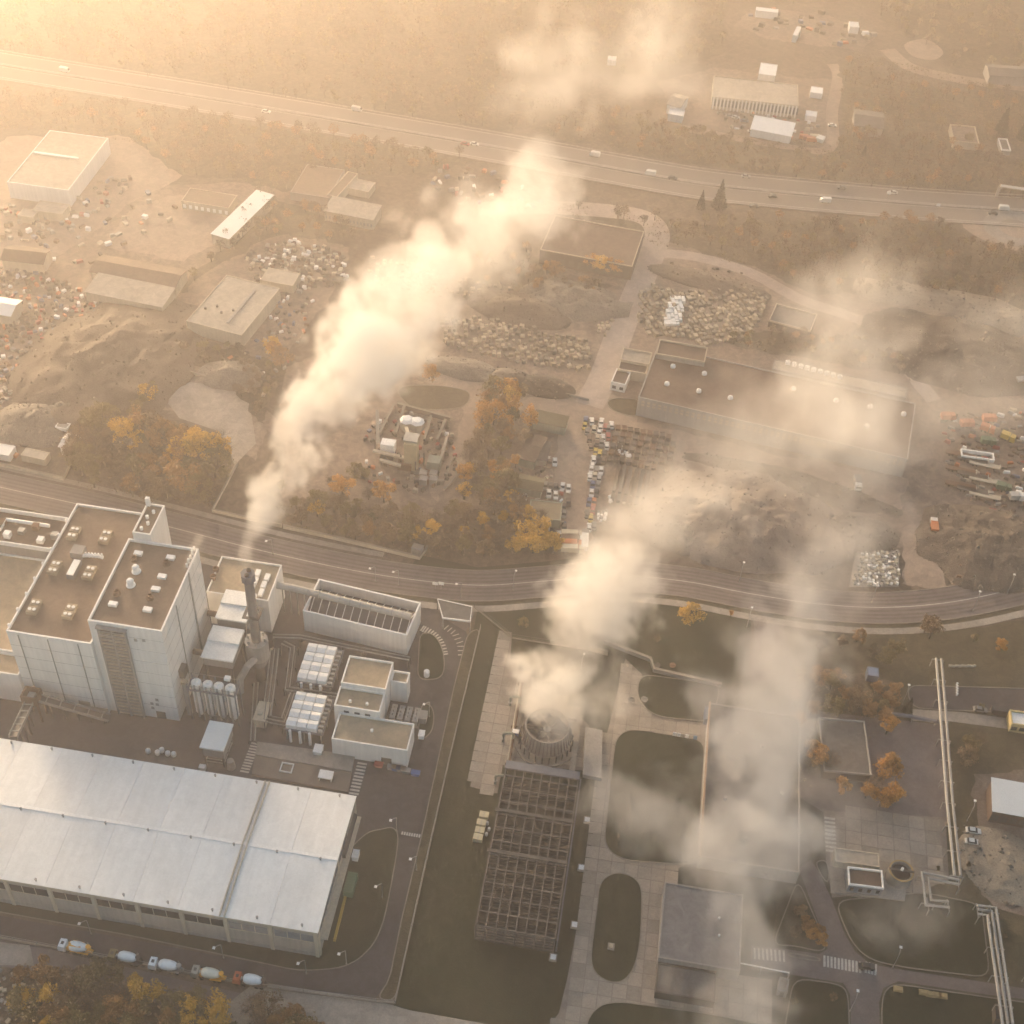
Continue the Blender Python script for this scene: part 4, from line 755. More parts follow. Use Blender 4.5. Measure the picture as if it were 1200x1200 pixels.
fence('fence along the top of the cooling lawn', [(556, 712), (600, 748), (690, 762)], 2, FRAMEC)
wall('long pale wall below the tree belt by the main road', [(332, 619), (400, 634), (492, 656), (501, 643)])
wall('pale wall at the left of the tree belt down to the road', [(278, 545), (249, 600), (330, 618)], 1.4)
wall('white garden wall at the far left above the main road', [(-40, 536), (0, 546), (75, 563), (88, 535)], 1.5)
wall('low wall between the lawns under the second steam plume', [(690, 762), (712, 768)], 2)
a = wall('grey wall with pipe across the lawn right of the plume', [(708, 754), (762, 775), (766, 787), (845, 805)], 1.6, .8, STEEL)
wall('thin wall along the far side of the yard road', [(500, 424), (590, 445), (690, 470)], 1., .3, GWALL)
wall('pale wall beside the left earth mound', [(205, 428), (180, 468)], 1.2, .4)
wall('slanting pale wall on the loading apron', [(223, 438), (292, 460)], 1.2, .4)
# ------------------------------------------------------------------ buildings beyond the main road
fa = rb('long maroon-roofed factory with pale wall behind the car lot', (748, 465), (1064, 538), (768, 404), 9, mat('factory_wall', (.33, .325, .32), .1, .15, streak=.2), MROOF, name='factory', par=.5, win=(('f', 46, 6.7, 7.5, .55, CWALL, .01), ('f', 46, 5.3, 6.1, .55, CWALL, .01)))
for k, (u, v) in enumerate(((788.7, 429), (825.5, 437.5), (781.7, 449.5), (819, 458), (856, 466), (1020, 476), (1016, 499), (1059, 485), (980, 469), (930, 455))):
    p = gp(u, v, 9); l = fa.matrix_world; A_, rz_, _, _ = rect((748, 465), (1064, 538), (768, 404), 9); q = Matrix.Rotation(-rz_, 3, 'Z') @ (p-A_)
    part('roof_dome', MB().lathe([(1, 8.5), (1, 9), (.9, 9.5), (.4, 9.9), (.05, 10)], 10, (q.x, q.y, 0)), WHT, fa, True)
rb('raised maroon-roofed end block behind the factory', (769, 414), (826, 424), (773, 397), 11, GWALL, MROOF, name='factory_block', cop=CWALL)
rb('long pale lean-to with white bales behind the factory', (905, 432), (1062, 466), (908, 421), 5, GWALL, PROOF, name='lean_to', cat='shed', par=.2)
rb('cream-roofed office wing beside the factory', (727, 421), (761, 427), (731, 407), 5, CWALL, PROOF, name='office_wing')
rb('brown-roofed middle wing beside the factory', (724, 432), (757, 438), (727, 421.5), 4.5, CWALL, MROOF, name='middle_wing')
rb('small white gate house beside the factory', (716, 447), (733, 451), (720, 431), 4, WALL, MROOF, name='gate_house', win=(('f', 2, 1, 2.4, .5),))
rb('small roofless square building behind the factory lean-to', (901, 375), (950, 388), (917, 357), 3.5, DWALL, GROOF, name='square_building', cop=CWALL)
rb('wide brown-roofed depot hall by the yard road', (633, 292), (741, 312), (650, 252), 7, DWALL, MROOF, name='depot_hall', par=.4, cop=CWALL, win=(('f', 10, 1, 4, .6, DSTEEL),))
rb('green-walled shed at the top of the car lot', (625, 493), (662, 501), (630, 483), 4, GRNWALL, mat('olive_roof', (.13, .115, .07), .2, .3), name='car_lot_shed', cat='shed', roof='shed', rise=.8, win=(('f', 8, .6, 2.6, .8, GRNWALL),))
rb('brown-roofed shed second from the top in the car lot', (608, 536), (626, 541), (620, 508), 4, GRNWALL, BROOF, name='car_lot_shed', cat='shed', roof='gable', rise=1)
rb('low grey lean-to beside the brown-roofed car lot shed', (628, 538), (640, 540), (638, 519), 3, GWALL, GROOF, name='car_lot_shed', cat='shed', roof='shed', rise=.6)
rb('green-walled shed third from the top in the car lot', (596, 568), (634, 575), (600, 555), 4, GRNWALL, mat('olive_roof', (.13, .115, .07)), name='car_lot_shed', cat='shed', roof='gable', rise=1)
rb('olive flat-roofed shed at the bottom of the car lot', (619, 606), (657, 610), (621, 585), 4, GRNWALL, mat('olive_roof2', (.16, .14, .1), .15, .3), name='car_lot_shed', cat='shed', par=.2)
h1 = rb('large pale hall with bright side wall at the far left', (8, 213), (80, 223), (63, 153), 8, WALL, PROOF, name='pale_hall', par=.3)
p = rect((8, 213), (80, 223), (63, 153), 8); part('roof_light_strip', MB().box(1, p[2]-6, p[3]*.55, p[3]*.55+1.2, 7.7, 8.3), WHT, h1, True)
rb('low pale lean-to in front of the far left hall', (38, 246), (73, 251), (42, 234), 4, CWALL, PROOF, name='pale_lean_to', cat='shed', par=.2)
rb('small pale store at the left of the far hall', (20, 252), (38, 255), (24, 243), 3.5, CWALL, PROOF, name='pale_store', cat='shed', par=.2)
rb('long bright-roofed shed on the slanting yard edge', (248, 274), (268, 280), (290, 222), 5, CWALL, WROOF, name='bright_shed', cat='shed', roof='shed', rise=.8)
rb('flat brown store at the top of the sandy lot', (212, 235), (268, 244), (217, 219), 4, CWALL, BROOF, name='brown_store', cat='shed', par=.2, win=(('f', 8, .6, 2.4, .5, WHT),))
rb('long tan-roofed shed below the sandy lot', (106, 318), (205, 336), (108, 297), 5, CWALL, BROOF, name='tan_shed', cat='shed', roof='gable', rise=1.4)
rb('pale flat-roofed shed below the long tan shed', (100, 342), (190, 360), (113, 322), 4.5, CWALL, PROOF, name='pale_shed', cat='shed', roof='shed', rise=.9)
h5 = rb('square pale-roofed hall beside the big steam plume', (218, 376), (283, 393), (262, 321), 6, CWALL, PROOF, name='square_hall', par=.3)
p = rect((218, 376), (283, 393), (262, 321), 6); part('roof_vent_strip', MB().box(p[2]*.62, p[2]*.66, 5, p[3]-5, 5.7, 6.2), GWALL, h5, True)
for k in range(4): part('roof_vent', MB().cyl(3+k*3.5, p[3]*.3+3*(k % 2), 5.7, 6.5, .5, n=8), DSTEEL, h5, True)
rb('flat cream canopy right of the square pale hall', (305, 328), (343, 335), (318, 314), 4, CWALL, PROOF, name='cream_canopy', cat='canopy', par=.15)
rb('brown gabled house at the left edge above the scrap field', (2, 304), (50, 309), (8, 288), 5, CWALL, MROOF, name='brown_house', cat='house', roof='gable', rise=1.8)
rb('small bright-roofed workshop at the left edge', (-14, 366), (12, 370), (2, 349), 5, CWALL, WROOF, name='bright_workshop', cat='shed', roof='gable', rise=1.4)
rb('cream hut above the garden wall at the left', (24, 533), (52, 539), (29, 524), 3, CWALL, PROOF, name='cream_hut', cat='hut', par=.15)
rb('white hut beside the golden trees at the left', (70, 523), (84, 526), (76, 508), 4, WALL, WROOF, name='white_hut', cat='hut', roof='gable', rise=.8)
rb('small pale hut above the white hut', (64, 500), (78, 503), (67, 493), 3, WALL, PROOF, name='pale_hut', cat='hut', par=.15)
rb('small white hut at the far left above the garden wall', (-12, 530), (10, 534), (-8, 518), 3, WALL, WROOF, name='corner_hut', cat='hut', par=.15)
rb('long cream office wing with small windows behind the steam', (380, 247), (437, 258), (384, 231), 5, CWALL, PROOF, name='cream_office', roof='shed', rise=.8, win=(('f', 14, 1.4, 2.8, .45, GWALL),))
rb('narrow side wing behind the cream office', (383, 228), (395, 231), (402, 199), 4.5, CWALL, BROOF, name='side_wing', par=.3)
rb('low inner shed in the court of the cream office', (408, 220), (432, 225), (412, 208), 3.5, CWALL, PROOF, name='inner_shed', cat='shed', par=.2)
rb('brown flat shed left of the cream office court', (340, 225), (385, 232), (372, 194), 4, GWALL, BROOF, name='brown_shed', cat='shed', par=.2)
ps = rb('pillared pale school-like block above the highway', (835, 113), (936, 124), (843, 89), 6.5, CWALL, PROOF, name='pillared_block', par=.4)
p = rect((835, 113), (936, 124), (843, 89), 6.5); pl = MB().box(-.35, .35, -.5, .02, 0, 6.1).mesh('pillar', WALL); gl = MB().box(-.55, .55, -.06, .02, 0, 3.6).mesh('window', DWALL)
for k in range(24): share('pillar', pl, ps, ((k+.5)*p[2]/24, 0, 0)); share('window', gl, ps, ((k+1)*p[2]/24-.2, 0, 1.6))
rb('white tent-roofed store in front of the pillared block', (880, 151), (927, 160), (884, 139), 4, WALL, WHT, name='tent_store', cat='tent', roof='shed', rise=1.5)
rb('white cube store above the pillared block', (889, 86), (909, 89), (892, 73), 5, WALL, WHT, name='cube_store', cat='shed', par=.2)
rb('small white hut right of the pillared block', (950, 108), (964, 110), (952, 101), 3, WALL, WHT, name='compound_hut', cat='hut', par=.1)
rb('second white hut right of the pillared block', (944, 135), (957, 137), (946, 129), 3, WALL, WHT, name='compound_hut', cat='hut', par=.1)
rb('pale house half lost in the top steam cloud', (782, 122), (797, 126), (784, 108), 5, WALL, PROOF, name='pale_house', cat='house', roof='gable', rise=1.4)
rb('second pale house below the top steam cloud', (783, 133), (800, 136), (785, 126), 4, WALL, WROOF, name='pale_house', cat='house', par=.2)
rb('greyish cottage among the brown trees right of the compound', (1002, 147), (1035, 151), (1006, 129), 5, GWALL, GROOF, name='cottage', cat='house', roof='gable', rise=1.6)
rb('pale walled yard house near the right top corner', (1118, 165), (1148, 168), (1122, 146), 4, CWALL, DIRT, name='yard_house', cat='house', cop=CWALL)
rb('small white-edged shed beside the tall fir at the right', (1174, 175), (1185, 176), (1176, 162), 3, GWALL, GROOF, name='edge_shed', cat='shed', cop=WHT)
rb('long far store at the top edge of the compound', (886, 12), (912, 15), (888, 8), 4, WALL, WROOF, name='far_store', cat='shed', par=.2)
rb('narrow white far store beside the far compound', (929, 41), (934, 42), (932, 30), 4, WALL, WHT, name='far_store', cat='shed', par=.2)
rb('small white far hut near the top right', (996, 31), (1007, 32), (997, 25), 4, WALL, WHT, name='far_hut', cat='hut', par=.2)
rb('grey terraced row at the top right edge', (1160, 88), (1215, 92), (1164, 76), 5, GWALL, GROOF, name='terraced_row', cat='house', roof='gable', rise=1.4)
rb('tiny white van-like kiosk in the top steam cloud', (712, 70), (722, 71), (713, 65), 3, WALL, WHT, name='cloud_hut', cat='hut', par=.1)
rb('blue tool shed left of the orange trees by the corner lawn', (1017, 791), (1030, 793), (1019, 781), 3, paint('slate', (.1, .14, .22)), paint('slate2', (.12, .18, .3)), name='blue_shed', cat='shed', par=.1)
sub = rb('small grey substation by the wall of the tree belt', (482, 642), (494, 645), (485, 636), 3, GWALL, PROOF, name='substation', cat='hut', par=.15)
# batching plant
bp = thing('batching_plant', 'cluttered concrete batching plant with cream hopper beside the steam', 'batching plant', gp(490, 540))
def bx(nm, u, v, z0, z1, sx, sy, m): p = gp(u, v, z1); return part(nm, MB().box(p.x-sx/2, p.x+sx/2, p.y-sy/2, p.y+sy/2, z0, z1), m, bp)
for u, v in ((477, 492), (489, 494)): p = gp(u, v, 9); part('hopper', MB().lathe([(.8, 3), (2.6, 6), (2.6, 9)], 8, (p.x, p.y, 0)), STEEL, bp); part('hopper_lid', MB().lathe([(2.7, 9.001), (1.6, 9.9), (.1, 10)], 8, (p.x, p.y, 0)), WHT, bp)
bx('mixing_tower', 482, 517, 0, 12, 4.5, 4, mat('cream_panel', (.4, .34, .22), .15, .4)); bx('mixer_cap', 482, 512, 12.001, 12.8, 5, 4.5, STEEL); bx('control_cabin', 455, 518, 4, 8, 5, 3.5, WHT); bx('cabin_base', 455, 526, 0, 3.999, 4, 3, DSTEEL)
bx('side_tank', 509, 538, 0, 4.5, 4.5, 4, GRNWALL); bx('bin', 475, 540, 0, 3, 5, 4, RUST); bx('bunker_wall', 500, 560, 0, 2, 12, 1, CONC); bx('bunker_wall', 520, 525, 0, 2.2, 1, 14, CONC)
for a, c_ in (((437, 527, 7), (476, 536, 5)), ((445, 538, 6), (470, 545, 4)), ((442, 480, 14), (443, 520, 7)), ((476, 500, 9), (482, 520, 12))): part('conveyor', MB().bar(gp(*a), gp(*c_), 1.2, .7), CWALL, bp)
for u, v in ((440, 530), (447, 545), (470, 548), (484, 535), (497, 545), (487, 556)): p = gp(u, v); part('leg', MB().box(p.x-.25, p.x+.25, p.y-.25, p.y+.25, 0, 6), DSTEEL, bp)
for k in range(8): bx('aggregate_bin', 490+6*(k % 4), 553+7*(k//4), 0, 2+.5*(k % 2), 2.6, 2.4, (DSTEEL, STEEL, RUST, GWALL)[k % 4])
for k, pts in enumerate(([(462, 478), (445, 512)], [(474, 480), (464, 512)], [(505, 492), (497, 520)], [(522, 496), (512, 520)], [(466, 477), (528, 494)])):
    wall('%s concrete bunker wall of the batching plant from the left' % nth(k), pts, 2, .7, FRAMEC, 'bunker walls of the batching plant')
wall('round concrete rim of the settling pit at the batching plant', [(523, 560), (527, 545), (533, 537), (537, 545), (534, 560), (526, 570), (520, 575)], 1, .5)

# ------------------------------------------------------------------ vehicles
def car_meshes():
    body = MB(); pr = [(-2.15, .35), (-2.2, .75), (-1.95, .95), (-1.1, 1.0), (1.2, .98), (2.1, .8), (2.2, .5), (2.1, .3)]
    def ext(b, pr, w0):
        n = len(pr); v = [(x, s*w0*(1 if abs(x) < 1.8 else .9), z) for s in (-1, 1) for x, z in pr]
        b.add(v, [tuple(range(n)), tuple(range(2*n-1, n-1, -1))]+[(i, n+i, n+(i+1) % n, (i+1) % n) for i in range(n)])
    ext(body, pr, .88); cab = MB(); n = 4
    cab.add([(-1.55, -.8, .99), (1.05, -.8, .99), (1.05, .8, .99), (-1.55, .8, .99), (-1.2, -.64, 1.44), (.35, -.64, 1.44), (.35, .64, 1.44), (-1.2, .64, 1.44)], [(0, 1, 5, 4), (1, 2, 6, 5), (2, 3, 7, 6), (3, 0, 4, 7)])
    roof = MB().box(-1.2, .35, -.64, .64, 1.441, 1.5); wh_ = MB().lathe([(.33, -.1), (.33, .1)], 9); wh_.v = [(x, z, y) for x, y, z in wh_.v]
    return body, cab, roof, wh_
CB, CC, CRF, CW = car_meshes(); CCm = CC.mesh('windows', GLASS); CWm = CW.mesh('wheel', RUBBER); CARM = {}
PC = {'white': (.6, .6, .58), 'silver': (.34, .34, .34), 'grey': (.16, .16, .16), 'black': (.03, .03, .032), 'red': (.3, .04, .03), 'blue': (.05, .09, .2), 'yellow': (.5, .36, .05), 'cream': (.45, .4, .3), 'orange': (.45, .13, .03), 'brown': (.12, .075, .05), 'green': (.06, .12, .07)}
def car(u, v, colr, rz, label, group, van=False, z=.06, wheels=True):
    p = gp(u, v); o = thing('van' if van else 'car', label, 'van' if van else 'car', (p.x, p.y, z), rz, group); m = paint('car_'+colr, PC[colr], .35)
    if colr not in CARM: CARM[colr] = (CB.mesh('body', m), CRF.mesh('roof', m), MB().box(-2.4, 1.5, -.95, .95, .4, 2.3).mesh('box_body', m), MB().add([(1.5, -.93, .4), (2.6, -.93, .4), (2.6, .93, .4), (1.5, .93, .4), (1.5, -.93, 2.1), (2, -.85, 2.05), (2, .85, 2.05), (1.5, .93, 2.1), (2.6, -.9, 1.2), (2.6, .9, 1.2)], [(0, 1, 8, 5, 4), (3, 7, 6, 9, 2), (1, 2, 9, 8), (4, 5, 6, 7), (8, 9, 6, 5)]).mesh('cab', m))
    q = CARM[colr]
    if van: share('cargo_body', q[2], o); share('cab', q[3], o); part('windscreen', MB().add([(2.04, -.8, 2.03), (2.63, -.85, 1.25), (2.63, .85, 1.25), (2.04, .8, 2.03)], [(0, 1, 2, 3)]), GLASS, o, True)
    else: share('body', q[0], o); share('windows', CCm, o); share('roof', q[1], o)
    for x in (-1.35, 1.35):
        for s in (-.82, .82): share('wheel', CWm, o, (x, s, .33))
    return o
ang = (lambda a, c_: math.atan2((gp(*c_)-gp(*a)).y, (gp(*c_)-gp(*a)).x))
lot = [(550, 250, 'blue'), (543, 290, 'yellow'), (590, 260, 'white'), (605, 310, 'cream'), (655, 262, 'white'), (648, 298, 'white'), (640, 330, 'white'), (680, 300, 'red'), (722, 285, 'white'), (628, 365, 'cream'), (665, 370, 'white'), (700, 360, 'red'), (622, 402, 'brown'), (690, 425, 'white'), (655, 405, 'grey'), (615, 465, 'yellow'), (642, 475, 'yellow'), (675, 475, 'black'), (603, 515, 'white'), (634, 515, 'black'), (595, 550, 'white'), (668, 520, 'brown'), (588, 582, 'white'), (620, 585, 'grey'), (652, 590, 'white'), (577, 632, 'white'), (610, 625, 'cream'), (640, 640, 'silver'), (597, 685, 'blue'), (630, 690, 'grey'), (588, 740, 'white'), (620, 740, 'black'), (572, 800, 'blue'), (605, 800, 'orange'), (597, 850, 'red'), (560, 880, 'black'), (583, 905, 'yellow'), (573, 970, 'white'), (605, 960, 'grey'), (555, 1015, 'red'), (575, 375, 'brown'), (585, 430, 'brown'), (560, 325, 'grey'), (700, 310, 'grey'), (620, 260, 'brown')]
cnt = {}; hd = ang((690, 500), (684, 620))
for zx, zy, c in sorted(lot, key=lambda q: q[1]):
    i = cnt.get(c, 0); cnt[c] = i+1; n = sum(1 for q in lot if q[2] == c)
    lab = ('only %s car in the long column of the car lot' % c) if n == 1 else '%s %s car from the top in the long car lot column' % (nth(i), c)
    car(590+zx/5.714, 450+zy/5.714, c, hd+rnd.uniform(-.08, .08)+(math.pi if rnd.random() < .5 else 0), lab, 'cars in the long column of the car lot')
side = [(640, 543, 'black'), (644, 544, 'brown'), (642, 541, 'white'), (650, 543, 'white'), (639, 571, 'grey'), (645, 572, 'black'), (651, 573, 'black'), (659, 572, 'white'), (666, 574, 'white'), (599, 582, 'white'), (607, 579, 'cream'), (615, 583, 'white'), (643, 580, 'white'), (651, 582, 'white'), (660, 596, 'brown'), (661, 604, 'grey'), (645, 611, 'silver'), (641, 618, 'white'), (655, 629, 'white'), (661, 620, 'black'), (666, 590, 'brown')]
for k, (u, v, c) in enumerate(sorted(side)): car(u, v, c, hd+rnd.uniform(-.1, .1), '%s car, %s from the left beside the car lot sheds' % (c, nth(k)), 'cars beside the car lot sheds')
def lorry(u, v, rz, cabc, boxc, L, label, group=None, z=.06, tank=False):
    p = gp(u, v); o = thing('lorry', label, 'lorry', (p.x, p.y, z), rz, group); cm = paint('car_'+cabc, PC[cabc], .4); bm = paint('car_'+boxc, PC[boxc], .5)
    part('cab', MB().add([(L/2-2, -1.15, .6), (L/2, -1.15, .6), (L/2, 1.15, .6), (L/2-2, 1.15, .6), (L/2-2, -1.15, 2.9), (L/2-.35, -1.1, 2.9), (L/2-.35, 1.1, 2.9), (L/2-2, 1.15, 2.9), (L/2, -1.15, 1.7), (L/2, 1.15, 1.7)], [(3, 2, 1, 0), (0, 1, 8, 5, 4), (3, 7, 6, 9, 2), (1, 2, 9, 8), (8, 9, 6, 5), (4, 5, 6, 7), (0, 4, 7, 3)]), cm, o, True)
    part('windscreen', MB().add([(L/2-.33, -.95, 2.75), (L/2+.01, -1, 1.75), (L/2+.01, 1, 1.75), (L/2-.33, .95, 2.75)], [(0, 1, 2, 3)]), GLASS, o, True)
    part('chassis', MB().box(-L/2, L/2-.2, -.5, .5, .5, .95), DSTEEL, o, True); part('load_body', MB().box(-L/2, L/2-2.3, -1.2, 1.2, 1, 3.1), bm, o, True)
    for x in (-L/2+1, -L/2+2.3, L/2-1.3):
        for s in (-1, 1): share('wheel', CWm, o, (x, s*1.02, .45))
    return o
for k, (u, v, a, c) in enumerate(((671, 631, 'cream', 'cream'), (672, 636, 'white', 'brown'), (670, 642, 'orange', 'orange'), (671, 647, 'cream', 'cream'))): lorry(u, v, math.pi+hd-math.pi/2+.05, a, c, 8, '%s lorry, %s from the top at the foot of the car lot' % (c, nth(k)), 'lorries at the foot of the car lot')
lorry(685, 637, hd+math.pi, 'grey', 'white', 9, 'white box lorry beside the cream lorries at the car lot foot')
lorry(1004, 570, hd, 'white', 'grey', 6, 'white-cabbed tipper alone on the track right of the factory')
lorry(1093, 620, hd+math.pi*.5+1.5, 'white', 'orange', 6.5, 'tipper with rusty bed above the sorting lot')
hwd = ang((600, 176), (800, 212)); hwe = ang((900, 224), (1100, 241))
for u, v, c, vn, lab in ((697, 183, 'white', True, 'white van on the highway nearest the steam plume'), (762, 205, 'white', True, 'white van in the middle of the highway'), (788, 210, 'black', False, 'dark car behind the white van on the highway'), (874, 208, 'silver', False, 'silver car on the far lane above the two firs'), (905, 231, 'black', False, 'dark car right of the firs on the highway'), (967, 237, 'white', True, 'white van towards the right of the highway'), (1046, 227, 'white', False, 'white car on the far lanes near the footbridge'), (1176, 246, 'white', True, 'white van at the right end of the highway'), (1163, 251, 'black', False, 'dark car at the right end of the highway'), (545, 170, 'red', False, 'red car on the highway left of the steam'), (556, 170, 'white', False, 'white car on the highway left of the steam'), (312, 132, 'white', False, 'pale car on the hazy left highway'), (418, 130, 'white', True, 'pale van on the hazy left highway'), (76, 84, 'white', True, 'pale van at the far left of the highway'), (986, 221, 'grey', False, 'grey car on the far lanes of the highway'), (883, 243, 'black', False, 'dark car on the near lane below the firs')):
    car(u, v, c, (hwd if u < 850 else hwe)+(0 if v % 2 < 1 else math.pi), lab, 'highway traffic', vn, .07)
for k, (u, v, c, vn) in enumerate(((1170, 836, 'black', True), (1148, 833, 'grey', False))): car(u, v, c, 0, '%s %s at the kerb of the right car park' % (c, 'van' if vn else 'car'), 'vehicles in the right car park', vn, .08)
car(1015, 1134, 'black', .1, 'dark car waiting at the zebra crossing', 'street traffic', False, .08)
for k, (u, v, c) in enumerate(((1140, 975, 'white'), (1139, 988, 'white'))): car(u, v, c, 0, '%s white car from the top beside the sandy yard' % nth(k), 'cars beside the sandy yard')
for k in range(6): car(942+k*4.2, 163+(k % 3)*1.5, ('orange', 'red', 'orange', 'cream', 'white', 'white')[k], hwe+1.2 if k > 3 else hwe, '%s van, %s from the left in the compound corner' % (('orange', 'red', 'orange', 'cream', 'white', 'white')[k], nth(k)), 'vans in the compound corner', True, .05)
for k, (u, v, c) in enumerate(((855, 137, 'silver'), (862, 139, 'white'), (872, 143, 'blue'), (881, 155, 'white'), (975, 148, 'white'), (845, 134, 'grey'))): car(u, v, c, hwe, '%s car, %s around the tent-roofed store' % (c, nth(k)), 'cars around the tent store', False, .05)
# machines parked in the right yard
for k, (u, v, c) in enumerate(((1110, 492, 'orange'), (1132, 500, 'orange'), (1158, 494, 'orange'), (1156, 506, 'orange'), (1157, 521, 'green'), (1180, 516, 'yellow'), (1197, 450, 'white'), (1175, 575, 'green'), (1190, 586, 'white'))): lorry(u, v, rnd.uniform(-.4, .4), c, c if c != 'white' else 'silver', 5.5, '%s machine, %s in the hazy machine yard at right' % (c, nth(k)), 'machines parked in the right yard')
for k in range(9):
    u, v = 1125+(k % 3)*14, 535+k*6; p = gp(u, v); L_ = 11
    o = thing('trailer', '%s flat trailer from the top in the hazy machine yard' % nth(k), 'trailer', (p.x, p.y, .05), -.12, 'flat trailers in the right yard'); part('bed', MB().box(-L_/2, L_/2, -1.1, 1.1, .9, 1.25), (RUST, DSTEEL, CWALL)[k % 3], o, True); part('headboard', MB().box(L_/2-.15, L_/2, -1.1, 1.1, 1.251, 2), STEEL, o, True)
    for x in (-4, -2.8, 3.5):
        for s in (-1, 1): share('wheel', CWm, o, (x, s*.95, .4))
o = thing('white_rack', 'white rectangular steel frame in the hazy machine yard', 'frame', gp(1144, 538)); p = gp(1144, 537); part('frame', ring(MB(), p.x-6, p.x+6, p.y-2, p.y+2, .3, 2, .5), WHT, o); part('floor', MB().box(p.x-5.5, p.x+5.5, p.y-1.5, p.y+1.5, .05, .4), DSTEEL, o)
# mixer trucks
def mixer(u, v, label, cabm, drumm, stripe=None, frame=DSTEEL):
    p = gp(u, v); o = thing('mixer_truck', label, 'mixer truck', (p.x, p.y, .06), math.pi, 'concrete mixers queued behind the warehouse'); L_ = 9
    c = part('cab', MB().add([(2.4, -1.2, .7), (4.4, -1.2, .7), (4.4, 1.2, .7), (2.4, 1.2, .7), (2.4, -1.2, 3), (4.1, -1.15, 3), (4.1, 1.15, 3), (2.4, 1.2, 3), (4.4, -1.2, 1.8), (4.4, 1.2, 1.8)], [(3, 2, 1, 0), (0, 1, 8, 5, 4), (3, 7, 6, 9, 2), (1, 2, 9, 8), (8, 9, 6, 5), (4, 5, 6, 7), (0, 4, 7, 3)]), cabm, o, True)
    part('windscreen', MB().add([(4.13, -1, 2.85), (4.42, -1.05, 1.85), (4.42, 1.05, 1.85), (4.13, 1, 2.85)], [(0, 1, 2, 3)]), GLASS, c, True); part('roof_hatch', MB().box(2.9, 3.6, -.4, .4, 3.001, 3.12), DSTEEL, c, True)
    part('chassis', MB().box(-4.4, 4.2, -.5, .5, .65, 1.05), frame, o, True); part('drum_support', MB().box(1.4, 2.1, -.9, .9, 1.05, 2.3), frame, o, True); part('water_tank', MB().lathe([(.4, -.8), (.4, .8)], 10, (2.15, 0, 1.5), 'Z'), WHT, o, True)
    d = part('drum', MB().lathe([(.5, 1.75), (.95, 1.5), (1.32, .7), (1.34, -.9), (1.15, -2), (.8, -2.9), (.6, -2.95)], 18, (0, 0, 2.35), 'X'), drumm, o, True)
    if stripe:
        for k in range(3): a = k*2.1-.3+math.pi/2; part('drum_stripe', MB().bar((1.2, 1.31*math.cos(a), 2.35+1.34*math.sin(a)), (-1.8, 1.14*math.cos(a), 2.35+1.17*math.sin(a)), .8, .06), stripe, d, True)
        part('drum_ring', MB().lathe([(1.0, 1.5), (1.06, 1.3), (1.06, 1.2)], 18, (0, 0, 2.35), 'X'), stripe, d, True)
    part('loading_hopper', MB().lathe([(.3, 2.7), (.65, 3.3)], 8, (-3.5, 0, 0)), frame, o, True); part('chute', MB().bar((-3.7, 0, 2.2), (-4.7, 0, 1.3), .6, .25), frame, o, True); part('ladder', MB().box(-3.2, -2.9, -1.1, -1, 1, 3.2), STEEL, o, True)
    for s in (-1, 1):
        part('mudguard', MB().box(-3.6, -.6, s*1.02-.24, s*1.02+.24, 1.06, 1.16), frame, o, True)
        for x in (-3.1, -1.8, 1.5, 3.4): share('wheel', TWm, o, (x, s*1.02, .5))
    return o
tw = MB().lathe([(.5, -.16), (.5, .16)], 12); tw.v = [(x, z, y) for x, y, z in tw.v]; TWm = tw.mesh('wheel', RUBBER)
OR = paint('mixer_orange', (.8, .38, .02)); CRM = paint('mixer_cream', (.78, .74, .62)); PWH = paint('mixer_white', (.85, .86, .86))
mixer(90, 1114, 'concrete mixer with orange-striped drum and white cab, leftmost truck', PWH, PWH, OR, OR)
mixer(148, 1126, 'concrete mixer with olive cab and white drum, second from left', paint('olive', (.16, .13, .05)), PWH)
mixer(195.5, 1135.5, 'concrete mixer with white cab and white drum, middle truck', PWH, PWH, None, STEEL)
mixer(245, 1145, 'concrete mixer with grey cab and cream drum, fourth from left', paint('cabgrey', (.33, .32, .28)), CRM, None, OR)
mixer(294, 1152.5, 'concrete mixer with orange-red cab, rightmost truck', paint('cabred', (.5, .1, .03)), PWH)

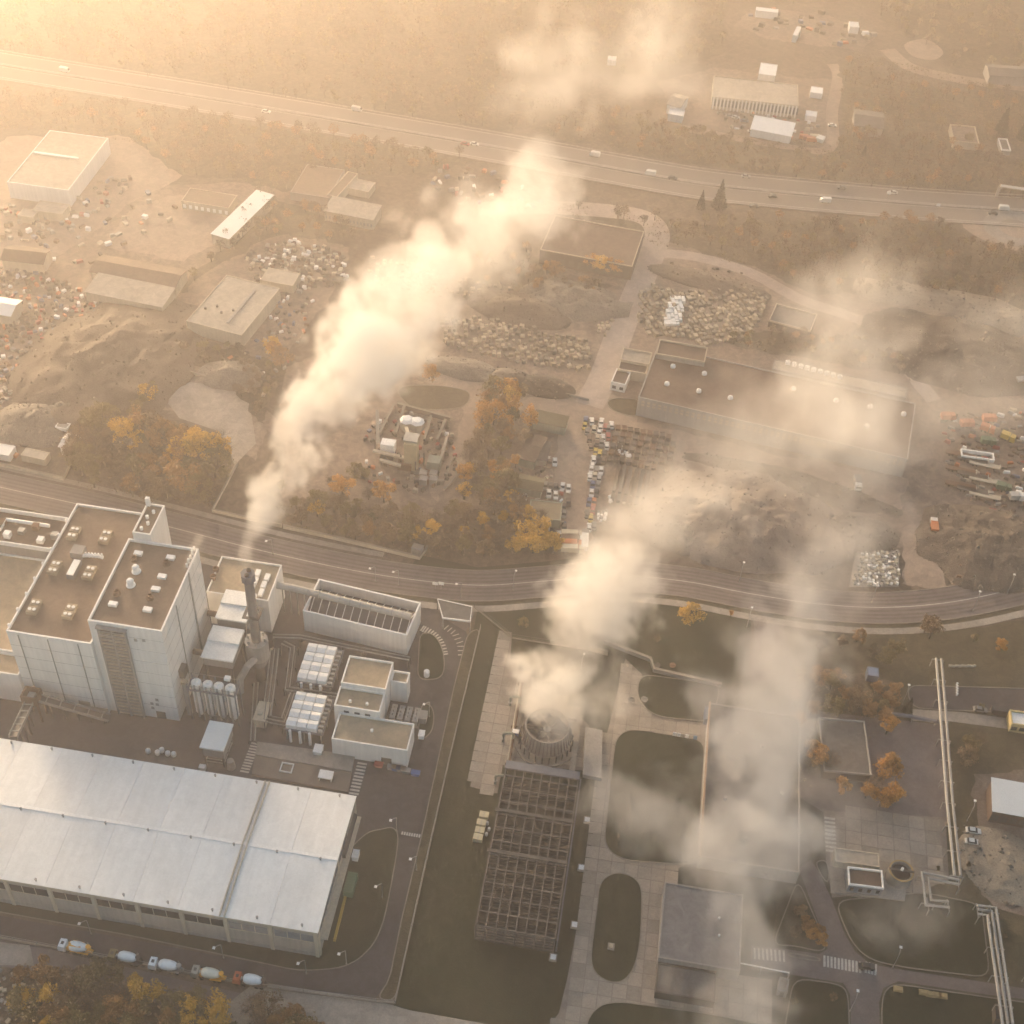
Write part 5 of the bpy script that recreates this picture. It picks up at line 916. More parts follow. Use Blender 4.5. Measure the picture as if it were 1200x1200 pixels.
# ------------------------------------------------------------------ street lamps
def lamp(u, v, label, h=7.5, arm=(0, -1)):
    p = gp(u, v); o = thing('street_lamp', label, 'street lamp', (p.x, p.y, 0), 0, 'street lamps'); part('pole', MB().tube([(0, 0, 0), (0, 0, h-.4), (arm[0]*.5, arm[1]*.5, h), (arm[0]*1.6, arm[1]*1.6, h+.1)], .11, 6), STEEL, o, True)
    part('lamp_head', MB().box(arm[0]*1.9-.35, arm[0]*1.9+.35, arm[1]*1.9-.35, arm[1]*1.9+.35, h-.02, h+.2), WHT, o, True); part('base', MB().cyl(0, 0, 0, .5, .25, n=6), CONC, o, True)
LP = [(406, 1130, 'below the warehouse corner'), (448, 1052, 'on the lawn right of the warehouse'), (465, 975, 'by the small road crossing'), (359, 1141, 'on the south road bend'), (107, 1095, 'behind the first mixer truck'), (262, 1123, 'behind the fourth mixer truck'), (467, 686, 'on the main road above the condenser'), (440, 682, 'on the main road left of the condenser end'), (540, 700, 'beside the entrance canopy'), (601, 692, 'on the main road above the cooling lawn'), (866, 682, 'at the junction on the main road'), (1021, 706, 'on the main road by the stone lot'), (1180, 696, 'at the right end of the main road'), (1140, 716, 'below the right end of the main road'), (503, 840, 'by the small dark lawn'), (488, 1020, 'on the fence verge'), (1197, 1150, 'at the right of the plaza lawn'), (1057, 826, 'beside the dark fir'), (1046, 1134, 'at the zebra crossing corner'), (996, 1185, 'beside the street lawn'), (1133, 962, 'left of the sandy yard'), (320, 650, 'at the turbine house corner'), (680, 790, 'behind the cooling tower'), (875, 735, 'on the junction lawn')]
for u, v, w in LP: lamp(u, v, 'grey street lamp '+w, arm=(-.7, -.7) if u < 600 else (.2, 1))
for k, (u, v) in enumerate(((510, 690), (517, 690), (835, 168), (1040, 232), (1098, 246), (1172, 225))): p = gp(u, v); o = thing('road_sign', 'small %s road sign from the left along the far roads' % nth(k), 'sign', (p.x, p.y, 0), 0, 'road signs'); part('post', MB().box(-.08, .08, -.08, .08, 0, 3), STEEL, o, True); part('plate', MB().box(-.9, .9, -.12, -.081, 2, 3.4), WHT, o, True)
o = thing('footbridge', 'white-railed footbridge at the right end of the highway', 'footbridge', gp(1180, 250)); a, c_ = gp(1172, 217, 6), gp(1240, 227, 6); part('deck', MB().bar(a, c_, 2.4, .5), CWALL, o); part('railing', MB().bar(a+Vector((0, -1.2, 1.1)), c_+Vector((0, -1.2, 1.1)), .1, 1.1), WHT, o); part('pier', MB().box(a.x-.6, a.x+.6, a.y-.6, a.y+.6, 0, 5.5), CONC, o)

# ------------------------------------------------------------------ earth mounds
ST = [mat('pale_stone', (.42, .36, .28), .15, .5), mat('tan_stone', (.3, .24, .17), .15, .5), mat('grey_stone', (.2, .17, .14), .2, .5)]
def mound(label, u, v, rx, ry, h, m, rz=0., seed=0, ridge=.35, name='earth_mound', cat='mound', N_=44, fq=.12):
    p = gp(u, v); b = MB(); sx = seed*7.3
    for i in range(N_+1):
        for j in range(N_+1):
            x, y = (i/N_*2-1), (j/N_*2-1); r = math.sqrt(x*x+y*y); q = Vector((x*rx*fq+sx, y*ry*fq, sx))
            e = 1-r*(1+.25*noise.noise(q*.5)); k = max(0., e); k = k**.8 if k > 0 else 0
            z = h*k*(1+ridge*noise.fractal(q, 1., 2., 5)) + (.6*abs(noise.noise(q*3)) if k > 0 else 0)*min(1, k*6)
            b.v.append((x*rx, y*ry, max(z, 0)-.25*(k <= 0)))
    for i in range(N_):
        for j in range(N_):
            a = i*(N_+1)+j; f = (a, a+N_+1, a+N_+2, a+1)
            if max(b.v[t][2] for t in f) > 0: b.f.append(f)
    o = link(name, b.mesh(name, m, smooth=True)); o.location = (p.x, p.y, .03); o.rotation_euler = (0, 0, rz); q = random.Random(seed); st_ = MB()
    for _ in range(int(min(900, rx*ry*.9))):
        i, j = q.randrange(N_), q.randrange(N_); c_ = b.v[i*(N_+1)+j]
        if c_[2] <= .05 and q.random() < .8: continue
        w_ = q.uniform(.25, .75)*(1 if q.random() < .85 else 1.7); x, y, z = c_[0]+q.uniform(-.5, .5), c_[1]+q.uniform(-.5, .5), c_[2]-.1; a = q.uniform(0, 6.28)
        P_ = [(x+w_*math.cos(a+k*1.57)*q.uniform(.6, 1), y+w_*math.sin(a+k*1.57)*q.uniform(.6, 1), z) for k in range(4)]; st_.add(P_+[(x, y, z+w_*q.uniform(.5, .9))], [(0, 1, 4), (1, 2, 4), (2, 3, 4), (3, 0, 4)])
    if st_.v: k_ = part('loose_stones', st_, rnd.choice((ST[2], m, m, MG)), o, True); k_['kind'] = 'stuff'
    return tag(o, label, cat)
MD = mat('mound_earth', (.115, .09, .07), .25, .12, bump=.25, fine=.4); MG = mat('mound_grey', (.17, .148, .125), .3, .12, bump=.3, fine=.45); MSG = mat('mound_rubble', (.19, .155, .132), .2, .12, bump=.15, fine=.3); MC = mat('mound_coal', (.035, .031, .03), .25, .2, bump=.2, fine=.3); MS = mat('mound_sand', (.26, .215, .165), .2, .15, bump=.15, fine=.3)
mound('large grassy brown earth mound at the left above the golden trees', 125, 428, 33, 46, 9, MD, -.25, 1, .28, fq=.15, N_=60)
mound('pale gravel heap below the left earth mound', 40, 497, 15, 13, 5, MG, 0, 2); mound('smaller gravel heap beside the pale one at left', 72, 482, 9, 8, 4, MG, 0, 3); mound('conical sand heap at the foot of the left mound', 112, 462, 8, 7, 4, MS, 0, 4, .15)
mound('ridged grey gravel heap below the depot hall', 672, 352, 24, 14, 5, MG, -.1, 5, .5, fq=.2); mound('flat dark earth bank left of the gravel heap', 610, 362, 22, 12, 4, MD, -.1, 6)
mound('black coal heap by the yard road', 641, 454, 13, 7, 4, MC, -.1, 7, .2); mound('second dark heap left of the coal heap', 600, 445, 9, 7, 3, DWALL, 0, 8); mound('grey heap between walls left of the coal', 540, 432, 14, 7, 3, MG, -.15, 9)
mound('broad rugged rubble mountain below the factory', 872, 612, 38, 25, 7.5, MSG, -.1, 10, .35, fq=.13, N_=70); mound('dark tongue of spoil left of the rubble mountain', 806, 625, 14, 11, 4, MD, .2, 11, .5, fq=.2)
mound('dark overgrown spoil heap at the right above the main road', 1155, 640, 24, 22, 5, MD, 0, 12, .4, fq=.15, N_=60); mound('dark slope of spoil at the right behind the track', 1130, 415, 45, 26, 5, mat('slope_earth', (.07, .058, .048), .25, .1, bump=.3, fine=.4), -.2, 13, .5)
mound('pale earth ridge along the right slope', 1120, 360, 48, 12, 3.5, MS, -.15, 14, .4, fq=.2); mound('pale sand tip on the right yard by the white shed', 1175, 1015, 12, 12, 1.6, MS, 0, 15, .3)
mound('low rubble bank above the sorting lot', 1010, 625, 14, 10, 3, MD, 0, 16, .5); mound('flat spoil bank on the field behind the stone yard', 830, 330, 28, 7, 2.5, MD, -.2, 17, .5); mound('long dirt bank below the long factory wall', 930, 568, 40, 7, 2, MD, -.2, 18, .5)
mound('grey spoil heap under the smoke left of the square hall', 270, 440, 13, 9, 4, MG, 0, 19, .4)

# ------------------------------------------------------------------ masses of small things too many to count
def field(name, label, poly, sx, sy, mats_, size=(1.2, 1., .9), rz=0., jit=.15, fill=.9, hvar=.5, zbase=.03, seed=0, rot=.1, stack=None):
    P = G(poly); r = random.Random(seed); b = MB(); mi = []; xs = [p.x for p in P]; ys = [p.y for p in P]; cx_, cy_ = sum(xs)/len(xs), sum(ys)/len(ys); R = max(max(xs)-min(xs), max(ys)-min(ys)); n, m_ = int(R/sx)+1, int(R/sy)+1
    for i in range(-n, n+1):
        for j in range(-m_, m_+1):
            x, y = i*sx+r.uniform(-jit, jit)*sx, j*sy+r.uniform(-jit, jit)*sy; X, Y = cx_+x*math.cos(rz)-y*math.sin(rz), cy_+x*math.sin(rz)+y*math.cos(rz)
            if r.random() > fill or not inside((X, Y), P): continue
            w, d, h = [s*(1+r.uniform(-hvar, hvar)*.6) for s in size[:2]]+[size[2]*(1+r.uniform(-hvar, hvar))]; a = rz+r.uniform(-rot, rot); c, s = math.cos(a), math.sin(a)
            q = [(X+px_*c-py_*s, Y+px_*s+py_*c) for px_, py_ in ((-w/2, -d/2), (w/2, -d/2), (w/2, d/2), (-w/2, d/2))]; k = r.uniform(.75, 1)
            v = [(x_, y_, zbase) for x_, y_ in q]+[(X+(x_-X)*k, Y+(y_-Y)*k, zbase+h) for x_, y_ in q]; b.add(v, [(4, 5, 6, 7), (0, 1, 5, 4), (1, 2, 6, 5), (2, 3, 7, 6), (3, 0, 4, 7)]); t = r.randrange(len(mats_)); mi += [t]*5
    me = b.mesh(name, mats_); me.polygons.foreach_set('material_index', mi); return tag(link(name, me), label, None, None, 'stuff')
JK = [STEEL, RUST, WHT, DSTEEL, CWALL, paint('car_red', PC['red']), paint('car_orange', PC['orange']), BROOF, paint('car_blue', PC['blue']), GWALL, BROOF, DWALL]
field('stone_blocks', 'rows of stacked pale stone blocks behind the factory', [(749, 345), (760, 335), (800, 342), (880, 340), (902, 350), (885, 385), (850, 402), (820, 405), (800, 395), (770, 395), (746, 385)], 2.1, 2.6, ST, (1.5, 1.9, 1.3), .5, .12, .86)
field('stone_blocks', 'pale stone blocks heaped below the gravel heap', [(515, 375), (560, 372), (640, 390), (694, 402), (690, 435), (655, 432), (600, 425), (520, 405)], 2.2, 2.2, ST, (1.5, 1.4, 1.2), .3, .25, .85, seed=1, rot=.6)
field('stone_blocks', 'loose stone blocks along the gravel heap end', [(700, 378), (718, 375), (712, 395), (698, 398)], 2, 2, ST, (1.3, 1.3, 1.1), .2, .25, .8, seed=2, rot=.6)
field('white_bags', 'stack of bright white bags in the stone yard', [(786, 350), (802, 351), (796, 384), (777, 383)], 1.5, 1.5, [WHT], (1.5, 1.4, 1.8), .2, .06, 1, .2, seed=3)
field('white_stones', 'square bed of white stones by the main road', [(1010, 648), (1053, 646), (1053, 687), (998, 687)], 1.1, 1.1, [WHT, ST[0], CWALL, GWALL], (.9, .9, .7), .1, .3, .93, seed=4, rot=.7)
field('scrap_field', 'scrap and vehicles scattered over the left yard', [(-30, 315), (60, 318), (100, 345), (140, 360), (95, 400), (60, 430), (35, 470), (25, 500), (-30, 520)], 2.3, 1.9, JK+[BROOF, MD, DWALL], (1.7, 1.1, 1.), .3, .5, .7, seed=5, rot=1.5)
field('scrap_field', 'stored goods in rows behind the steam at left', [(285, 300), (330, 280), (400, 292), (410, 330), (350, 345), (300, 335)], 2.1, 1.8, JK[:5]+[BROOF, DWALL, MD], (1.8, 1.2, 1.1), -.1, .3, .6, seed=6, rot=.6)
field('scrap_field', 'junk around the yards of the far left hall', [(0, 240), (70, 250), (130, 205), (160, 210), (110, 255), (60, 290), (0, 280)], 3.4, 3, JK+[CWALL, MD], (2.2, 1.4, 1.2), .3, .5, .55, seed=7, rot=1.5)
field('scrap_field', 'small debris over the yard right of the scrap lot', [(510, 190), (590, 205), (640, 240), (620, 250), (540, 240), (500, 215)], 4, 3.4, JK, (2.4, 1.4, 1.2), .1, .5, .5, seed=8, rot=1.5)
field('scrap_field', 'debris and pipes strewn over the hazy right yard', [(1100, 485), (1200, 480), (1230, 600), (1160, 605), (1110, 560)], 2.6, 2.2, JK+[MD, MD, BROOF], (2.2, .9, .9), -.1, .5, .5, seed=9, rot=.5)
field('scrap_field', 'rubble lumps scattered below the rubble mountain', [(760, 560), (980, 560), (1000, 660), (800, 655)], 3.5, 3.2, [MG, MD, ST[2], ST[1]], (1.3, 1.1, .8), 0, .5, .45, seed=10, rot=1.5)
field('scrap_field', 'stones on the dry field behind the stone yard', [(775, 305), (870, 320), (890, 340), (800, 336), (765, 330)], 4, 3.4, [ST[1], ST[2], MD, MD], (1.4, 1.1, .8), 0, .5, .4, seed=11, rot=1.5)
field('scrap_field', 'rubble along the bottom left corner bank', [(0, 1135), (20, 1135), (50, 1200), (20, 1220), (-10, 1200)], 1.6, 1.5, [ST[0], ST[2], MD, GWALL], (1, .8, .5), 0, .4, .7, seed=12, rot=1.5)
field('scrap_field', 'debris on the spoil heap right of the sorting lot', [(1105, 620), (1200, 610), (1210, 665), (1120, 680)], 3, 2.6, [MD, ST[2], RUST, CWALL, MG], (1.6, .9, 1.2), 0, .5, .5, zbase=1, seed=13, rot=1.5)
field('scrap_field', 'stored goods along the pillared block yard', [(845, 128), (940, 140), (960, 150), (940, 168), (850, 150)], 3.4, 3, JK, (2, 1.2, 1), -.1, .4, .5, seed=14, rot=.8)
field('scrap_field', 'allotments and sheds in the far compound', [(880, 12), (960, 15), (1025, 42), (1000, 56), (900, 40), (860, 28)], 6, 5, JK+[MS, MS, MD, MD, CWALL], (3, 2.4, 1.5), -.1, .4, .5, seed=15, rot=.5)
field('scrap_field', 'goods and junk around the sheds at the left', [(55, 430), (110, 360), (150, 365), (205, 400), (195, 430), (230, 440), (300, 400), (330, 345), (370, 350), (350, 410), (310, 470), (250, 440), (190, 445), (170, 400), (110, 395), (70, 460), (90, 500), (40, 540), (0, 540)], 2.5, 2.2, JK+[BROOF, DWALL, MD], (1.6, 1., .9), .2, .5, .5, seed=30, rot=1.5)
field('scrap_field', 'equipment and bins around the batching plant', [(430, 500), (470, 480), (530, 495), (535, 560), (480, 585), (420, 560)], 2.4, 2.2, JK+[DSTEEL, DWALL, DWALL], (1.4, 1, 1.1), .1, .5, .5, seed=31, rot=1.2)
field('scrap_field', 'junk in the yard right of the pallet rows', [(800, 545), (950, 575), (960, 590), (830, 570)], 3, 2.6, JK+[MD, MD], (1.8, 1, .9), -.1, .5, .45, seed=32, rot=.8)
field('scrap_field', 'small goods around the car lot sheds', [(590, 545), (640, 540), (660, 580), (665, 625), (600, 620), (590, 590)], 2.6, 2.4, JK+[DWALL, BROOF], (1.4, .9, .9), 0, .5, .35, seed=33, rot=1.2)
field('scrap_field', 'yard clutter below the far left hall', [(90, 250), (215, 210), (260, 225), (150, 290), (60, 330), (30, 310)], 5, 4, JK+[CWALL, WHT], (2.4, 1.4, 1.2), .2, .5, .3, seed=34, rot=1.2)
field('white_stones', 'brick pallets stored in the yard behind the smoke', [(430, 300), (560, 330), (620, 345), (600, 360), (500, 345), (430, 330)], 2.6, 2.4, ST, (1.6, 1.2, 1), .2, .2, .6, seed=35)
# pallet stacks beside the car lot
pal = [('brown', BARK), ('rusty', RUST), ('grey', FRAMEC)]; pk = 0; PMS = {}
for i in range(10):
    for j in range(6):
        u, v = 724+i*7.4-j*2.0, 503+i*1.4+j*7.2
        if u > 797 or rnd.random() < .1: continue
        nm, m_ = pal[rnd.randrange(3)]; p = gp(u, v)
        if nm not in PMS: PMS[nm] = (MB().box(-.85, .85, -1.1, 1.1, 0, 1.1).box(-.95, .95, -1.2, -.9, 1.101, 1.25).box(-.95, .95, .9, 1.2, 1.101, 1.25)).mesh('pallet_stack', m_)
        o = link('pallet_stack', PMS[nm]); o.location = (p.x, p.y, .05); o.rotation_euler = (0, 0, hd-1.57+rnd.uniform(-.1, .1)); o.scale = (1, 1, rnd.uniform(.8, 1.5)); pk += 1
        tag(o, '%s pallet stack, row %s from the factory, column %s from the cars' % (nm, nth(j), nth(i)), 'pallet stack', 'pallet stacks beside the car lot')
for k in range(6):
    a, c_ = gp(725+k*7, 548+k*1.5), gp(717+k*7, 588+k*1.5); q = MB(); q.bar((a.x, a.y, .05+1.2), (c_.x, c_.y, .05+1.2), 1.3, 1.2); q.bar((a.x+.2, a.y, 1.26+.6), (a.x+(c_.x-a.x)*.8, a.y+(c_.y-a.y)*.8, 1.26+.6), .9, .6)
    single('beam_stack', q, (BARK, DSTEEL, FRAMEC)[k % 3], '%s long beam stack from the car lot column' % nth(k), 'beam stack', 'beam stacks right of the car lot')
field('white_blocks', 'white foam blocks dumped along the pallet rows', [(721, 520), (727, 520), (735, 532), (742, 538), (738, 541), (724, 532)], 1.3, 1.2, [WHT], (1.1, .9, .9), 0, .4, .9, seed=20, rot=1)
field('white_blocks', 'white foam blocks at the end of the beam stacks', [(713, 582), (719, 581), (718, 592), (713, 592)], 1.2, 1.2, [WHT], (1, .9, .9), 0, .4, .9, seed=21, rot=1)
field('white_blocks', 'stack of white blocks beside the red cars', [(700, 600), (711, 600), (711, 611), (699, 611)], 1.2, 1.2, [WHT, GWALL], (1, .9, 1), 0, .2, .95, seed=22, rot=.6)
for k in range(9): p = gp(923+k*7.6, 426+k*2.1, 5); single('white_bale', MB().box(p.x-.9, p.x+.9, p.y-.7, p.y+.7, 4.85, 6.1).box(p.x-.6, p.x+.6, p.y-.5, p.y+.5, 6.101, 6.4), WHT, '%s white bale from the left on the factory lean-to' % nth(k), 'bale', 'white bales on the lean-to')
for k in range(13): p = gp(1113+k*2.4, 781+(k % 3)*.3); single('flower_tub', MB().cyl(p.x, p.y, .04, .5, .4, n=7).cyl(p.x, p.y, .5, .8, .5, .2, n=7), CWALL, '%s pale flower tub from the left on the corner lawn' % nth(k), 'flower tub', 'flower tubs on the corner lawn')
for k in range(5): p = gp(1121, 803+k*3); single('white_bollard', MB().cyl(p.x, p.y, .05, 1.1, .3, n=7).cyl(p.x, p.y, 1.1, 1.25, .36, .2, n=7), WHT, '%s white bollard from the top in the right car park' % nth(k), 'bollard', 'bollards in the right car park')
for k, (u, v) in enumerate(((1052, 1160), (1082, 1164), (1090, 1166), (1098, 1167), (1104, 1168))): p = gp(u, v); single('timber_pile', MB().box(p.x-1.2, p.x+1.2, p.y-.7, p.y+.7, .13, .7).box(p.x-1, p.x+1, p.y-.5, p.y+.5, .701, 1), mat('sawn_timber', (.36, .26, .13), .15, .6), '%s timber pile from the left on the corner grass' % nth(k), 'timber', 'timber piles on the corner grass')
# ------------------------------------------------------------------ trees
TR = random.Random(11)
def leafquad(b, c, s, r):
    n = Vector((r.gauss(0, 1), r.gauss(0, 1), r.gauss(0, 1)+.5)).normalized(); a = n.cross(Vector((r.gauss(0, 1), r.gauss(0, 1), r.gauss(0, 1)))).normalized(); d = n.cross(a); s *= r.uniform(.6, 1.35)
    b.add([c-a*s*.5, c+d*s*.36, c+a*s*.5, c-d*s*.36], [(0, 1, 2, 3)])
def crown(seed, h, r, kind):
    """returns trunk and crown builders for a tree of height h and crown radius r"""
    q = random.Random(seed); t = MB(); c = MB()
    if kind == 'fir':
        t.tube([(0, 0, 0), (0, 0, h*.5), (0, 0, h*.97)], .22, 6, .04)
        for k in range(1500):
            z = h*(.08+.92*(1-math.sqrt(q.random()))); R = r*(1-z/h)*(1+.16*math.sin(z*5.))*math.sqrt(q.uniform(.25, 1)); a = q.uniform(0, 6.283); leafquad(c, Vector((R*math.cos(a), R*math.sin(a), z-.25*R)), .5, q)
        return t, c
    lean = Vector((q.uniform(-.4, .4), q.uniform(-.4, .4), 0)); t.tube([(0, 0, 0), lean*.4+Vector((0, 0, h*.28)), lean+Vector((0, 0, h*.62))], .28*h/9, 7, .1*h/9); cl = []
    for k in range(24 if kind != 'bare' else 20):
        while True:
            p = Vector((q.uniform(-1, 1), q.uniform(-1, 1), q.uniform(-1, 1)))
            if .3 < p.length < 1: break
        cl.append(Vector((p.x*r*.82, p.y*r*.82, h*.6+p.z*h*.33))+lean)
    for p in cl[:9 if kind != 'bare' else 20]:
        s = lean*q.uniform(.3, .8)+Vector((0, 0, h*q.uniform(.22, .5))); t.tube([s, s.lerp(p, .5)+Vector((0, 0, .3)), p], .1*h/9, 5, .025)
    if kind == 'bare':
        for p in cl:
            for k in range(26):
                e = p+Vector((q.gauss(0, 1), q.gauss(0, 1), q.gauss(.5, .8)))*r*.3; t.tube([p.lerp(e, .05), e], .03, 3, .012)
            for k in range(14): leafquad(c, p+Vector((q.gauss(0, 1), q.gauss(0, 1), q.gauss(.2, .8)))*r*.3, .3, q)
        return t, c
    for p in cl:
        R = r*q.uniform(.2, .36)
        for k in range(int(70*q.uniform(.6, 1.4))):
            d = Vector((q.gauss(0, 1), q.gauss(0, 1), q.gauss(0, 1))).normalized()*R*q.uniform(.3, 1.15)**.6; d.z *= .8; leafquad(c, p+d, .52, q)
    return t, c
LC = {'golden': (.46, .29, .05), 'orange': (.38, .2, .05), 'rusty': (.24, .14, .06), 'brown': (.165, .12, .078), 'olive': (.145, .12, .058), 'greybrown': (.13, .1, .075), 'greenish': (.07, .075, .035), 'dark': (.018, .024, .016)}
PROTO = {}
for i, (h, r, k) in enumerate(((9, 3.6, 'leafy'), (10, 3.2, 'leafy'), (8, 4.2, 'leafy'), (11, 3.8, 'leafy'), (9, 3.8, 'bare'), (8.5, 3.4, 'bare'), (11, 2.6, 'fir'))):
    t, c = crown(50+i, h, r, k); PROTO[i] = (t.mesh('trunk', BARK), c, h, {})
def tree(u, v, h, col, label, group, kind=None, world=None, shrub=False):
    if kind is None: kind = TR.choice((0, 1, 2, 3)) if col not in ('brown', 'rusty') or TR.random() < .65 else TR.choice((4, 5))
    if col == 'dark': kind = 6
    tm, c, ph, cache = PROTO[kind]
    if col not in cache: cache[col] = c.mesh('crown', leafmat('leaf_'+col, LC[col]))
    p = world or gp(u, v); o = thing('shrub' if shrub else ('fir_tree' if kind == 6 else 'tree'), label, 'shrub' if shrub else 'tree', (p.x, p.y, 0), TR.uniform(0, 6.28), group); s = h/ph; o.scale = (s*TR.uniform(.9, 1.15), s*TR.uniform(.9, 1.15), s)
    share('stem' if shrub else 'trunk', tm, o); share('crown', cache[col], o); return o
def grove(place, group, pts, sort='u'):
    """pts: (u, v, height, colour); each tree is named by its colour and its turn from the left"""
    n = {}
    for u, v, h, c in sorted(pts):
        i = n.get(c, 0); n[c] = i+1; tree(u, v, h, c, '%s %s tree from the left %s' % (nth(i), c, place), group)
def scatter(poly, k, hs, cols, seed, gap=0.):
    r = random.Random(seed); P = G(poly); xs = [p.x for p in P]; ys = [p.y for p in P]; out = []; W = []
    for _ in range(k*30):
        p = (r.uniform(min(xs), max(xs)), r.uniform(min(ys), max(ys)))
        if inside(p, P) and all((p[0]-a)**2+(p[1]-b_)**2 > gap*gap for a, b_ in W):
            W.append(p); u, v = px((p[0], p[1], 0)); out.append((u, v, r.uniform(*hs), r.choice(cols)))
            if len(out) == k: break
    return out
WOODS = []
gs = scatter([(95, 520), (150, 505), (215, 515), (262, 540), (268, 570), (245, 592), (180, 588), (85, 568)], 46, (9, 14), ['brown', 'brown', 'olive', 'rusty', 'brown', 'olive'], 1, 3.2)
grove('in the dark grove above the boiler hall', 'grove above the boiler hall', gs+[(150, 528, 15, 'golden'), (139, 520, 12, 'golden'), (160, 533, 12, 'golden'), (222, 545, 15, 'golden'), (240, 548, 17, 'golden'), (256, 545, 14, 'golden'), (232, 535, 14, 'golden'), (210, 548, 12, 'orange'), (105, 505, 11, 'olive'), (118, 500, 10, 'olive'), (175, 470, 7, 'golden'), (168, 478, 7, 'olive'), (160, 486, 7, 'olive'), (180, 460, 6, 'olive')])
gs = scatter([(335, 600), (365, 590), (420, 605), (505, 600), (560, 570), (640, 610), (655, 640), (560, 655), (505, 640), (495, 652), (400, 630), (335, 615)], 62, (5, 9.5), ['brown', 'olive', 'brown', 'golden', 'rusty', 'olive', 'brown'], 2, 3.2)
grove('in the belt above the main road', 'tree belt above the main road', gs+[(624, 648, 10, 'golden'), (648, 648, 9, 'golden'), (640, 645, 9, 'golden'), (601, 648, 7, 'golden'), (435, 612, 5, 'greenish'), (415, 608, 6, 'greenish'), (372, 605, 7, 'golden')])
gs = scatter([(585, 455), (612, 465), (628, 500), (602, 560), (600, 600), (560, 590), (548, 560), (560, 500)], 34, (6, 11), ['brown', 'rusty', 'orange', 'brown', 'olive'], 3, 3)
grove('in the grove left of the car lot', 'grove left of the car lot', gs+[(598, 478, 11, 'golden'), (592, 470, 10, 'orange'), (602, 488, 10, 'orange'), (545, 568, 10, 'orange'), (543, 585, 8, 'golden'), (551, 560, 7, 'golden')])
grove('around the batching plant and the smoke', 'trees around the batching plant', [(450, 588, 11, 'orange'), (402, 582, 11, 'orange'), (322, 420, 9, 'orange'), (318, 415, 8, 'golden'), (507, 448, 8, 'orange'), (503, 444, 7, 'orange'), (330, 430, 8, 'rusty')]+scatter([(330, 560), (430, 560), (470, 600), (400, 600), (330, 585)], 9, (4, 7), ['brown', 'olive'], 31, 4))
grove('in front of the depot hall', 'trees at the depot hall', [(692, 318, 9, 'orange'), (703, 322, 10, 'golden'), (715, 322, 9, 'orange'), (724, 323, 8, 'orange'), (640, 322, 7, 'orange'), (650, 325, 7, 'rusty')])
gs = scatter([(25, 1150), (120, 1135), (180, 1165), (290, 1185), (380, 1200), (380, 1225), (20, 1230)], 66, (5.5, 9), ['golden', 'olive', 'rusty', 'golden', 'brown', 'rusty', 'olive'], 4, 2.5)
grove('on the bank in front of the mixer trucks', 'bank in front of the mixer trucks', gs)
gs = scatter([(930, 800), (1000, 792), (1050, 812), (1052, 835), (1015, 840), (960, 838), (955, 905), (930, 920)], 26, (5, 8), ['orange', 'brown', 'rusty', 'olive', 'brown'], 5, 3.4)
grove('around the dark garage below the junction', 'trees around the dark garage', gs+[(1038, 860, 9, 'orange'), (1034, 850, 8, 'rusty'), (1042, 905, 9, 'orange'), (1036, 912, 8, 'orange'), (955, 896, 9, 'orange'), (968, 902, 8, 'rusty'), (984, 930, 8, 'orange'), (1014, 935, 7, 'orange'), (1030, 945, 8, 'orange'), (1044, 942, 9, 'orange'), (1020, 930, 8, 'rusty')])
grove('on the corner lawn below the right main road', 'trees on the corner lawn', [(1089, 748, 10, 'brown'), (1083, 742, 8, 'brown'), (1171, 763, 6, 'orange'), (1140, 752, 4, 'olive'), (1050, 765, 6, 'olive'), (1020, 770, 6, 'brown'), (1036, 776, 6, 'olive'), (985, 760, 6, 'brown'), (960, 762, 5, 'rusty'), (1004, 752, 5, 'rusty'), (1128, 893, 7, 'brown'), (1136, 880, 6, 'olive'), (1148, 872, 5, 'brown')])
grove('on the wedge lawn by the zebra crossing', 'trees on the wedge lawn', [(935, 1075, 6, 'brown'), (943, 1090, 6, 'rusty'), (950, 1102, 6, 'orange'), (957, 1095, 5, 'rusty'), (930, 1098, 5, 'brown'), (961, 1106, 5, 'orange')])
grove('on the roadside lawn near the junction', 'trees on the roadside lawn', [(808, 732, 8, 'golden'), (856, 722, 3, 'orange'), (800, 726, 6, 'golden'), (612, 735, 4, 'olive'), (770, 752, 3, 'rusty')])
for u, v, h, lab in ((842, 244, 15, 'tall dark fir below the highway, taller of the pair'), (821, 245, 10, 'shorter dark fir beside the tall one below the highway'), (1171, 160, 17, 'tall dark fir near the top right corner'), (1197, 164, 15, 'dark fir at the right edge near the top corner'), (1062, 836, 8, 'small dark fir above the blue-grey pipe'), (1012, 182, 6, 'lone small fir below the greyish cottage')): tree(u, v, h, 'dark', lab, 'dark firs')
WOODS.append(([(640, 238), (790, 262), (835, 262), (1000, 258), (1100, 262), (1140, 285), (1230, 305), (1230, 370), (1080, 350), (960, 345), (880, 310), (790, 285)], 150, (5, 9), ['brown', 'brown', 'brown', 'rusty', 'olive', 'orange'], 6, 'brown trees and scrub on the scrub slope below the highway'))
WOODS.append(([(-20, 105), (200, 135), (420, 165), (560, 190), (500, 205), (440, 200), (330, 225), (300, 215), (215, 205), (150, 160), (60, 145), (-20, 150)], 137, (6, 10), ['brown', 'brown', 'olive', 'rusty', 'golden'], 7, 'brown trees and scrub in the hazy wood below the left highway'))
WOODS.append(([(620, 120), (780, 145), (800, 155), (970, 182), (1000, 165), (1150, 182), (1215, 190), (1215, 232), (1000, 218), (800, 190), (620, 155)], 125, (5, 9), ['brown', 'brown', 'olive', 'rusty', 'orange'], 8, 'brown trees and scrub in the wood above the highway'))
